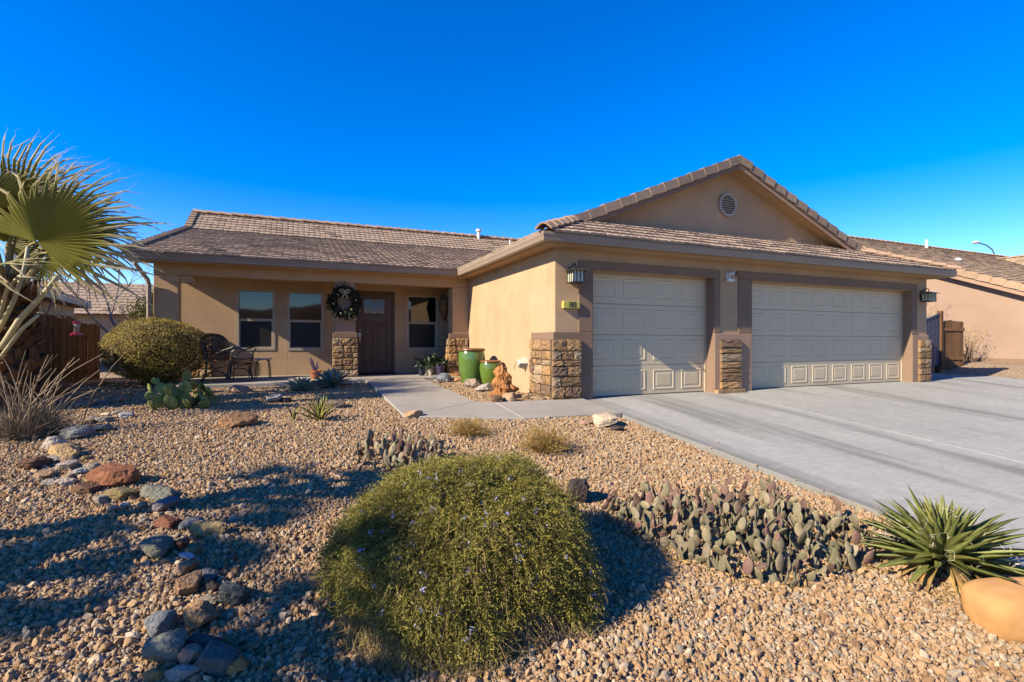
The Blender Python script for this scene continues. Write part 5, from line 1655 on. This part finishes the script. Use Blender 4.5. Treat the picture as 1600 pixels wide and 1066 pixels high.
fwd = Vector((SY_, CY_, 0)); rgt = Vector((CY_, -SY_, 0)); upv = Vector((0, 0, 1))
def C3(r_, u_, f_):                       # right / up / forward of the photographer
    return rgt * r_ + upv * u_ + fwd * f_
def at_depth(px, py, d):
    q = ray(px, py) * d
    return Vector((q.x, q.y, CAM_Z + q.z))
pb_ = at_depth(12, 560, 6.5); pg = Vector((pb_.x, pb_.y, ground_z(pb_.x, pb_.y)))
th = at_depth(30, 430, 6.5).z - pg.z
heart_w = Vector((pg.x, pg.y, pg.z + th))
def spec(px, py, d, facing, axis, rad):
    return (at_depth(px, py, d) - heart_w, facing, axis, rad)
SP = [spec(56, 378, 6.1, C3(0.0, 0.25, -1), C3(0.5, 0.95, 0.1), 1.45),
      spec(20, 335, 6.6, C3(0.1, -0.2, -1), C3(0.15, 1, 0.1), 1.25),
      spec(90, 362, 6.9, C3(0.2, 0.7, -0.7), C3(1, 0.6, 0.2), 1.1),
      spec(75, 395, 6.2, C3(-0.2, 0.45, -0.9), C3(1.0, 0.25, -0.1), 0.75),
      spec(-40, 340, 6.2, C3(0.0, 0.4, -0.9), C3(-0.7, 0.7, 0), 1.3),
      spec(-60, 390, 6.7, C3(-0.2, 0.6, 0.7), C3(-1, 0.2, 0.2), 1.2),
      spec(10, 380, 7.2, C3(0.1, 0.5, 0.9), C3(0.2, 0.6, 0.9), 1.25),
      spec(-20, 420, 5.7, C3(-0.3, 0.9, -0.3), C3(-0.5, -0.2, -0.9), 1.0),
      spec(78, 352, 6.7, C3(0.55, 0.35, -0.8), C3(0.75, 0.65, 0.2), 1.2),
      spec(30, 350, 7.0, C3(-0.3, 0.1, -1), C3(0.3, 1.0, 0.2), 1.35)]
pm_ = palm(tuple(pg), 'short fan palm with scaly brown trunk at the left edge of the yard', SP, th, 0.30, 3, boots=170)
STALK = mat('pale_stalk', (0.46, 0.42, 0.24), 0.6, 0.2, 6.0, spec=0.3)
for pts_, r0_ in (([(2, 545), (30, 500), (66, 462), (92, 430)], 0.032), ([(-4, 520), (22, 470), (38, 420), (44, 385)], 0.024), ([(0, 560), (34, 515), (60, 492)], 0.02), ([(-2, 500), (12, 450), (30, 432), (60, 436)], 0.022)):
    MB().tube([at_depth(a_, b_, 6.05) - pg for a_, b_ in pts_], [r0_ * (1.15 - 0.12 * i_) for i_ in range(len(pts_))], 8).build('cut_stalk', STALK, pm_, smooth=True)
def round_specs(seed, n, rad):
    r = random.Random(seed); out = []
    for i in range(n):
        a = i * 2.39996; e = r.uniform(-0.3, 1.2)
        d = Vector((math.cos(a) * math.cos(e), math.sin(a) * math.cos(e), math.sin(e)))
        n_ = Vector((-math.cos(a) * math.sin(e), -math.sin(a) * math.sin(e), math.cos(e)))
        out.append((d * 0.4, n_ + d * 0.2, d, rad * r.uniform(0.85, 1.1)))
    return out
# two more palms of the same row stand left of the view; their shade lies on the gravel
for (sx_, sy_, hh, lab, sd) in ((430, 765, 2.3, 'slender fan palm standing left of the view nearer the house', 5), (520, 990, 1.9, 'slender fan palm standing left of the view nearer the street', 6), (215, 868, 2.0, 'slender fan palm standing left of the view between two others', 8)):
    q = on_ground(sx_, sy_); x, y = q.x - hh / 0.62, q.y - 0.19 * hh / 0.62
    palm((x, y, ground_z(x, y)), lab, round_specs(sd, 8, 0.46), hh, 0.13, sd, boots=40, bs=0.45)

# ------------------------------------------------------------------ hummingbird feeder
hf_p = at_depth(120, 513, 7.4)
hf = thing('hummingbird_feeder', 'red hummingbird feeder hanging before the board fence', 'bird feeder', tuple(hf_p))
RED_P = mat('red_plastic', (0.45, 0.012, 0.02), 0.3, 0.1, 5, spec=0.5)
CLEAR = mat('feeder_glass', (0.40, 0.33, 0.29), 0.1, 0.1, 6, ior=1.5)
k = 7.4 / FPX
MB().lathe([(0.0, -11 * k), (8 * k, -11 * k), (8 * k, -9 * k), (4 * k, -7 * k), (0, -7 * k)], 18).build('base', RED_P, hf, smooth=False)
MB().lathe([(0.0, -7 * k), (3.5 * k, -7 * k), (3.2 * k, 0), (5 * k, 7 * k), (0, 7 * k)], 16).build('bottle', CLEAR, hf, smooth=True)
MB().lathe([(0.0, 7 * k), (5.5 * k, 7 * k), (5.5 * k, 10.5 * k), (2 * k, 12 * k), (0, 12 * k)], 16).build('cap', RED_P, hf)
MB().tube([Vector((0, 0, 12 * k)), Vector((0, 0, 16 * k))] + [C3(-q * k, (17 + 0.12 * q) * k, 0) for q in (4, 14, 40, 75)], 0.006, 5).build('hook', mat('brass_wire', (0.35, 0.24, 0.07), 0.5, 0.1, 5), hf)
MB().tube([C3(-75 * k, 26 * k, 0), C3(-76 * k, -70 * k, 0), C3(-76 * k, hf_p.z * -1 + 0.0, 0)], 0.008, 5).build('pole', BLACK, hf)

# ------------------------------------------------------------------ porch furniture
IRON = mat('cast_iron_bronze', (0.035, 0.026, 0.018), 0.45, 0.4, 20.0, spec=0.45)
WOODB = mat('bench_wood', (0.20, 0.10, 0.045), 0.7, 0.3, 6.0, stretch=(1, 8, 8))
bench = thing('garden_bench', 'dark cast iron garden bench with lattice back on the porch', 'bench', (-1.62, 10.85, 0.17), math.atan2(-0.25, 1.0))
BL, BD = 1.15, 0.44     # local: x = depth (front +x), y = length
for y in (0.0, BL):
    b = MB()
    b.tube([(0.42, y, 0.0), (0.36, y, 0.15), (0.40, y, 0.36), (0.42, y, 0.42)], [0.022, 0.018, 0.02, 0.018], 6)
    b.build('leg', IRON, bench)
    b = MB(); b.tube([(-0.10, y, 0.0), (-0.02, y, 0.18), (0.0, y, 0.40)], [0.022, 0.018, 0.02], 6); b.build('leg', IRON, bench)
    b = MB(); b.tube([(-0.05, y, 0.10), (0.12, y, 0.22), (0.26, y, 0.20), (0.37, y, 0.10)], 0.013, 6)
    b.tube([(0.02, y, 0.36), (0.14, y, 0.26), (0.28, y, 0.30), (0.38, y, 0.38)], 0.012, 6); b.build('leg_scroll', IRON, bench)
    b = MB(); b.tube([(-0.06, y, 0.62), (0.08, y, 0.64), (0.25, y, 0.60), (0.38, y, 0.64), (0.46, y, 0.68), (0.49, y, 0.62), (0.44, y, 0.58), (0.42, y, 0.5), (0.41, y, 0.41)], 0.015, 6)
    b.tube([(0.05, y, 0.42), (0.16, y, 0.55), (0.28, y, 0.59)], 0.011, 6); b.build('armrest', IRON, bench)
for i in range(7):
    x = 0.0 + i * 0.064
    MB().box(x, -0.02, 0.40 + (0.012 if i in (0, 6) else 0), x + 0.052, BL + 0.02, 0.425 + (0.012 if i in (0, 6) else 0)).build('slat', WOODB, bench, bevel=0.004)
def bx_(z): return -0.02 - 0.20 * (z - 0.42)
def top(y): return 0.80 + 0.13 * math.sin(math.pi * y / BL) + 0.02 * math.sin(3 * math.pi * y / BL)
b = MB(); b.tube([(bx_(0.42), 0, 0.42)] + [(bx_(top(y)), y, top(y)) for y in np.linspace(0, BL, 15)] + [(bx_(0.42), BL, 0.42)], 0.022, 6)
b.tube([(bx_(0.46), 0, 0.46), (bx_(0.46), BL, 0.46)], 0.016, 6); b.build('back_frame', IRON, bench)
b = MB()
for s in (1, -1):
    for i in range(-9, 20):
        y0 = i * 0.075; pts = []
        for q in range(13):
            z = 0.46 + q * 0.04; y = y0 + s * (q * 0.04) + (0 if s == 1 else 0.45)
            if 0 <= y <= BL and z <= top(y):
                pts.append((bx_(z), y, z))
        if len(pts) > 1:
            b.tube(pts, 0.0085, 4)
b.build('lattice', IRON, bench, kind='stuff')
MB().box(-0.035, 0.03, 0.43, 0.0, BL - 0.03, 0.50).build('back_rail', WOODB, bench, bevel=0.006)
def stool(px, py, w, h, top_m, label, hub=0.17):
    r_ = ray(px, py); t_ = (hub - CAM_Z) / r_.z; g_ = Vector((r_.x * t_, r_.y * t_, hub)); d = depth_of(g_)
    W = w * d / FPX / 2; H = h * d / FPX
    t = thing('stool', label, 'stool', tuple(g_), -YAW + 0.35)
    MB().lathe([(0, H - 0.03), (W * 0.92, H - 0.03), (W, H - 0.015), (W, H), (0, H + 0.004)], 20).build('seat', top_m, t)
    for k in range(4):
        a = math.pi / 4 + k * math.pi / 2
        MB().tube([(math.cos(a) * W * 0.5, math.sin(a) * W * 0.5, H - 0.03), (math.cos(a) * W * 0.88, math.sin(a) * W * 0.88, H - 0.06), (math.cos(a) * W * 0.95, math.sin(a) * W * 0.95, H * 0.5), (math.cos(a) * W * 1.05, math.sin(a) * W * 1.05, 0)], 0.011, 6).build('leg', IRON, t)
stool(377, 596, 36, 31, mat('woven_seat', (0.17, 0.085, 0.05), 0.85, 0.3, 30, 0.4, 60), 'low metal stool with a brown woven seat beside the bench')
stool(411, 590, 27, 30, mat('pale_top', (0.45, 0.44, 0.45), 0.4, 0.05, 8), 'thin legged metal stool with a pale top by the windows')

# glazed urns
def urn(px, py, w, h, m, label):
    g_ = on_ground(px, py); d = depth_of(g_)
    Rr = w * d / FPX / 2; H = h * d / FPX
    t = thing('ceramic_urn', label, 'urn', (g_.x, g_.y + Rr * 0.6, g_.z - 0.01))
    prof = [(0.0, 0), (0.60, 0), (0.64, 0.02), (0.74, 0.16), (0.90, 0.42), (0.985, 0.66), (0.97, 0.82), (0.90, 0.91), (0.88, 0.93)]
    MB().lathe([(a * Rr, z * H) for a, z in prof], 40).build('body', m, t, smooth=True)
    MB().lathe([(0.86 * Rr, 0.925 * H), (0.95 * Rr, 0.93 * H), (0.99 * Rr, 0.95 * H), (0.98 * Rr, 0.985 * H), (0.92 * Rr, 1.0 * H), (0.82 * Rr, 0.99 * H), (0.79 * Rr, 0.92 * H), (0.78 * Rr, 0.7 * H), (0.0, 0.66 * H)], 40).build('rim', mat('urn_rim_brown', (0.20, 0.095, 0.03), 0.3, 0.3, 9, spec=0.5), t, smooth=True)
def glaze(name, c1, c2):
    return mat(name, c1, 0.16, 0, 3.0, 0.05, 12, col2=c2, spec=0.55, coat=0.3, stretch=(1.6, 1.6, 0.5))
urn(741, 603, 44, 59, glaze('green_glaze', (0.06, 0.16, 0.035), (0.14, 0.22, 0.04)), 'tall green glazed urn with brown rim against the garage wall')
urn(770, 606, 35, 43, glaze('lime_glaze', (0.15, 0.20, 0.03), (0.10, 0.19, 0.03)), 'smaller yellow green glazed urn beside the tall one')

# terracotta pot with a purple-leaved plant behind the agave
g = at_depth(493, 590, 10.2)
pt = thing('potted_plant', 'terracotta pot with one dark purple leaf behind the large agave', 'potted plant', (g.x, g.y, 0.15))
MB().lathe([(0, 0), (0.07, 0), (0.10, 0.16), (0.115, 0.16), (0.115, 0.20), (0.095, 0.20), (0.09, 0.17), (0, 0.165)], 22).build('pot', mat('terracotta', (0.42, 0.15, 0.065), 0.8, 0.12, 9), pt)
PURP = mat('purple_leaf', (0.045, 0.022, 0.06), 0.5, 0.3, 8)
for k, (dx, hh) in enumerate(((-0.12, 0.34), (0.04, 0.24), (0.09, 0.18))):
    o = link('leaf', blade_mesh('leaf', PURP, k, 0.11, 0.1, 0.3, fat=0.6), None, pt, (0, 0, 0.165)); o.scale = (hh, hh, hh)
    o.rotation_euler = (0.1, math.atan2(dx, hh), -YAW)
# plants and small pots in the porch corner
DKLEAF = mat('dark_houseplant_leaf', (0.025, 0.045, 0.02), 0.5, 0.3, 8, tone=True)
g = at_depth(676, 578, 11.7)
pp = thing('potted_plant', 'dark leafy potted plant under the window beside the front door', 'potted plant', (g.x, g.y, 0.17))
MB().lathe([(0, 0), (0.16, 0), (0.20, 0.16), (0.22, 0.17), (0.22, 0.2), (0.18, 0.2), (0, 0.18)], 22).build('pot', mat('grey_pot', (0.09, 0.10, 0.09), 0.7, 0.2, 8), pp)
rg = np.random.default_rng(6); n = 420
d = rg.normal(size=(n, 3)); d[:, 2] = np.abs(d[:, 2]) * 0.8; d /= np.linalg.norm(d, axis=1, keepdims=True)
p = d * rg.uniform(0.05, 0.34, n)[:, None] * np.array([1.25, 1, 0.75]) + np.array([0, 0, 0.2])
L = rg.uniform(0.07, 0.15, n); leaf_cloud('foliage', DKLEAF, pp, p, d + rg.normal(size=(n, 3)) * 0.5, L, L * 0.22, 6, (0.5, 1.8))
for (px, py, rr, hh, m, lab) in ((659, 587, 0.075, 0.13, mat('dark_pot', (0.035, 0.035, 0.06), 0.35, 0.2, 12), 'small dark glazed pot left of the leafy potted plant'),
                                 (673, 588, 0.05, 0.15, mat('cream_pot', (0.48, 0.40, 0.30), 0.6, 0.1, 12), 'little cream pot in front of the leafy potted plant'),
                                 (688, 588, 0.085, 0.24, mat('violet_pot', (0.06, 0.04, 0.10), 0.4, 0.3, 12), 'dark violet pot right of the leafy potted plant')):
    r_ = ray(px, py); t_ = (0.17 - CAM_Z) / r_.z
    q = thing('flower_pot', lab, 'pot', (r_.x * t_, r_.y * t_, 0.17))
    MB().lathe([(0, 0), (rr * 0.7, 0), (rr, hh * 0.75), (rr * 1.1, hh * 0.8), (rr * 1.1, hh), (rr * 0.9, hh), (rr * 0.85, hh * 0.85), (0, hh * 0.82)], 20).build('pot', m, q)
    n = 40; d = rg.normal(size=(n, 3)); d[:, 2] = np.abs(d[:, 2]); L = rg.uniform(0.03, 0.07, n)
    leaf_cloud('foliage', DKLEAF, q, d * 0.03 + np.array([0, 0, hh]), d, L, L * 0.3, 9, (0.8, 2.5))
MB_MAT = mat('doormat', (0.02, 0.017, 0.015), 0.95, 0.3, 30, 0.6, 80)
dm_ = MB().box(1.3, 11.95, 0.172, 2.1, 12.45, 0.19).build('doormat', MB_MAT, bevel=0.004); tag(dm_, 'dark doormat lying before the front door', 'doormat')

# stone turtle
g = on_ground(694, 597)
tu = thing('turtle_figurine', 'grey turtle figurine on the gravel left of the urns', 'figurine', (g.x, g.y, g.z + 0.02), 2.5)
TM = mat('turtle_grey', (0.17, 0.19, 0.20), 0.7, 0.3, 14, 0.4, 30)
MB().lathe([(0.0, 0.02), (0.15, 0.03), (0.16, 0.06), (0.13, 0.12), (0.07, 0.165), (0.0, 0.175)], 12).build('shell', TM, tu)
MB().tube([(0.12, 0, 0.05), (0.18, 0, 0.08), (0.235, 0, 0.095), (0.25, 0, 0.095)], [0.028, 0.028, 0.036, 0.015], 8).build('head', TM, tu, smooth=True)
for sx_, sy_ in ((0.1, 0.11), (0.1, -0.11), (-0.1, 0.11), (-0.1, -0.11)):
    MB().tube([(sx_ * 0.7, sy_ * 0.7, 0.05), (sx_ * 1.25, sy_ * 1.25, 0.02), (sx_ * 1.5, sy_ * 1.35, -0.01)], [0.035, 0.03, 0.02], 7).build('leg', TM, tu, smooth=True)
MB().tube([(-0.14, 0, 0.04), (-0.21, 0, 0.015)], [0.02, 0.005], 6).build('tail', TM, tu)

# dry twigs against the neighbour's wall
def dry_bush(loc, h, label, seed, n=60):
    t = thing('dry_bush', label, 'bush', loc)
    r = random.Random(seed); paths = []; P = []; D = []
    for i in range(n):
        a = r.uniform(0, 6.28); sp = r.uniform(0.05, 0.45)
        p = Vector((r.gauss(0, .08), r.gauss(0, .08), 0)); pts = [p]
        dd = Vector((math.cos(a) * sp, math.sin(a) * sp, 1)).normalized()
        for k in range(4):
            dd = (dd + Vector((r.gauss(0, .15), r.gauss(0, .15), 0))).normalized(); p = p + dd * h * r.uniform(0.15, 0.28); pts.append(p)
            for _ in range(4): P.append(tuple(p + Vector((r.gauss(0, .06), r.gauss(0, .06), r.gauss(0, .06))))); D.append((r.gauss(0, 1), r.gauss(0, 1), r.gauss(0, 1)))
        paths.append(pts)
    twig_cloud('stems', TWIG, t, paths, 0.008)
    rg = np.random.default_rng(seed); L = rg.uniform(0.03, 0.06, len(P)); leaf_cloud('foliage', STRAW, t, np.array(P), np.array(D), L, L * 0.3, seed)
dry_bush((19.2, 8.7, 0.3), 1.2, 'thin dry bush against the neighbour wall beside the fence', 2, 22)
dry_bush((19.3, 10.6, 0.3), 2.6, 'tall thin dry bush behind the blue gate', 3, 40)

# ------------------------------------------------------------------ gravel
def gravel():
    rg = np.random.default_rng(17)
    pts = []; N_ = 760000
    x = rg.uniform(-7.5, 4.62, N_); y = rg.uniform(0.5, 12.4, N_) ** 1.0
    d = SY_ * x + CY_ * y; X = CY_ * x - SY_ * y
    px = 800 + FPX * X / np.maximum(d, 0.1)
    z = np.array([ground_z(a, b_) for a, b_ in zip(x, y)])
    py = 534 - FPX * (z - CAM_Z) / np.maximum(d, 0.1)
    keep = (d > 0.9) & (px > -90) & (px < 1700) & (py < 1180)
    # not on the walk, porch or drive
    on_walk = ((x > 1.22) & (x < 2.47) & (y > 6.45 + (x - 1.24) * 0.0) & (y < 10.7) & ~((y < 7.15) & (x > 9))) | ((x > 1.24) & (x < 4.25) & (y > 6.45 - (np.minimum(x, 2.7) - 1.24) * 0.342) & (y < np.where(x < 2.45, 8, 6.99)) & (y > np.where(x > 2.7, 5.95 - (x - 2.7) * 0.033, 0)))
    on_porch = (x > -2.32) & (y > 10.33)
    in_house = (x > 3.66) & (y > 6.9)
    stray = (x > 4.21)
    keep &= ~stray | ((rg.random(N_) < 0.012 * np.exp(-(x - 4.21) / 0.12)) & (y < 5.8))
    z = np.where(stray, np.array([drive_z(b_) for b_ in y]) + 0.004, z)
    keep &= ~on_walk & ~on_porch & ~in_house
    # bare earth under the rosemary is hidden anyway
    keep &= ~(((x - 0.845) ** 2 + (y - 2.69) ** 2) < 0.45 ** 2)
    x, y, z, d = x[keep], y[keep], z[keep], d[keep]
    n = len(x)
    sc = np.clip(rg.lognormal(np.log(0.0077), 0.42, n), 0.004, 0.023)
    z = z + sc * rg.uniform(-0.1, 0.75, n)
    me = bpy.data.meshes.new('gravel'); me.vertices.add(n)
    me.vertices.foreach_set('co', np.stack([x, y, z], 1).ravel())
    def attr(nm, ty, arr, key='value'):
        a = me.attributes.new(nm, ty, 'POINT'); a.data.foreach_set(key, arr)
    attr('rot', 'FLOAT_VECTOR', rg.uniform(0, 6.28, (n, 3)).ravel(), 'vector')
    sv3 = np.stack([sc * rg.uniform(0.8, 1.5, n), sc * rg.uniform(0.7, 1.1, n), sc * rg.uniform(0.5, 0.9, n)], 1)
    attr('scl', 'FLOAT_VECTOR', sv3.ravel(), 'vector')
    attr('pick', 'INT', rg.integers(0, 6, n))
    attr('hue', 'FLOAT', rg.random(n))
    me.update()
    m = bpy.data.materials.new('gravel_stone'); m.use_nodes = True
    nt = m.node_tree; N, L = nt.nodes, nt.links
    b_ = N['Principled BSDF']; b_.inputs['Roughness'].default_value = 0.85; b_.inputs['Specular IOR Level'].default_value = 0.2
    at = N.new('ShaderNodeAttribute'); at.attribute_type = 'INSTANCER'; at.attribute_name = 'hue'
    rp = N.new('ShaderNodeValToRGB'); e = rp.color_ramp.elements
    cols = [(p_, (r_ * 0.70, g_ * 0.69, b_2 * 0.62)) for p_, (r_, g_, b_2) in [(0, (0.22, 0.13, 0.07)), (0.18, (0.36, 0.23, 0.13)), (0.4, (0.45, 0.30, 0.18)), (0.6, (0.38, 0.24, 0.14)), (0.76, (0.44, 0.34, 0.24)), (0.85, (0.30, 0.25, 0.205)), (0.93, (0.55, 0.44, 0.32)), (1.0, (0.18, 0.155, 0.135))]]
    e[0].position = 0; e[0].color = (*cols[0][1], 1); e[1].position = 1; e[1].color = (*cols[-1][1], 1)
    for p_, c_ in cols[1:-1]:
        q = e.new(p_); q.color = (*c_, 1)
    L.new(at.outputs['Fac'], rp.inputs[0])
    tc = N.new('ShaderNodeTexCoord'); nz = N.new('ShaderNodeTexNoise'); nz.inputs['Scale'].default_value = 2.5; nz.inputs['Detail'].default_value = 5
    L.new(tc.outputs['Object'], nz.inputs['Vector'])
    mr = N.new('ShaderNodeMapRange'); mr.inputs['From Min'].default_value = 0.3; mr.inputs['From Max'].default_value = 0.7; mr.inputs['To Min'].default_value = 0.82; mr.inputs['To Max'].default_value = 1.25
    L.new(nz.outputs['Fac'], mr.inputs['Value'])
    vm = N.new('ShaderNodeVectorMath'); vm.operation = 'SCALE'; L.new(rp.outputs[0], vm.inputs[0]); L.new(mr.outputs[0], vm.inputs['Scale'])
    L.new(vm.outputs[0], b_.inputs['Base Color'])
    o = link('gravel', me, m, kind='stuff')
    ng = bpy.data.node_groups.new('scatter_gravel', 'GeometryNodeTree')
    ng.interface.new_socket('Geometry', in_out='INPUT', socket_type='NodeSocketGeometry')
    ng.interface.new_socket('Geometry', in_out='OUTPUT', socket_type='NodeSocketGeometry')
    n_in = ng.nodes.new('NodeGroupInput'); n_out = ng.nodes.new('NodeGroupOutput')
    iop = ng.nodes.new('GeometryNodeInstanceOnPoints')
    g2i = ng.nodes.new('GeometryNodeGeometryToInstance')
    for v in range(6):
        ic = ng.nodes.new('GeometryNodeMeshIcoSphere'); ic.inputs['Radius'].default_value = 1.0; ic.inputs['Subdivisions'].default_value = 2
        sp = ng.nodes.new('GeometryNodeSetPosition')
        nz_ = ng.nodes.new('ShaderNodeTexNoise'); nz_.noise_dimensions = '4D'; nz_.inputs['Scale'].default_value = 0.9; nz_.inputs['Detail'].default_value = 1.0; nz_.inputs['W'].default_value = v * 3.7
        sub = ng.nodes.new('ShaderNodeVectorMath'); sub.operation = 'SUBTRACT'; sub.inputs[1].default_value = (0.5, 0.5, 0.5)
        mu = ng.nodes.new('ShaderNodeVectorMath'); mu.operation = 'SCALE'; mu.inputs['Scale'].default_value = 1.5
        ng.links.new(nz_.outputs['Color'], sub.inputs[0]); ng.links.new(sub.outputs[0], mu.inputs[0])
        ng.links.new(ic.outputs['Mesh'], sp.inputs['Geometry']); ng.links.new(mu.outputs[0], sp.inputs['Offset'])
        ss = ng.nodes.new('GeometryNodeSetShadeSmooth'); ss.inputs['Shade Smooth'].default_value = False
        sm = ng.nodes.new('GeometryNodeSetMaterial'); sm.inputs['Material'].default_value = m
        ng.links.new(sp.outputs[0], ss.inputs[0]); ng.links.new(ss.outputs[0], sm.inputs[0])
        ng.links.new(sm.outputs[0], g2i.inputs[0])
    def named(nm, ty):
        a = ng.nodes.new('GeometryNodeInputNamedAttribute'); a.data_type = ty; a.inputs['Name'].default_value = nm
        return [s for s in a.outputs if s.enabled and s.name == 'Attribute'][0]
    iop.inputs['Pick Instance'].default_value = True
    ng.links.new(n_in.outputs[0], iop.inputs['Points']); ng.links.new(g2i.outputs[0], iop.inputs['Instance'])
    ng.links.new(named('pick', 'INT'), iop.inputs['Instance Index'])
    ng.links.new(named('scl', 'FLOAT_VECTOR'), iop.inputs['Scale'])
    e2r = ng.nodes.new('FunctionNodeEulerToRotation')
    ng.links.new(named('rot', 'FLOAT_VECTOR'), e2r.inputs[0]); ng.links.new(e2r.outputs[0], iop.inputs['Rotation'])
    ng.links.new(iop.outputs[0], n_out.inputs[0])
    md = o.modifiers.new('scatter', 'NODES'); md.node_group = ng
    print('gravel stones', n)
gravel()
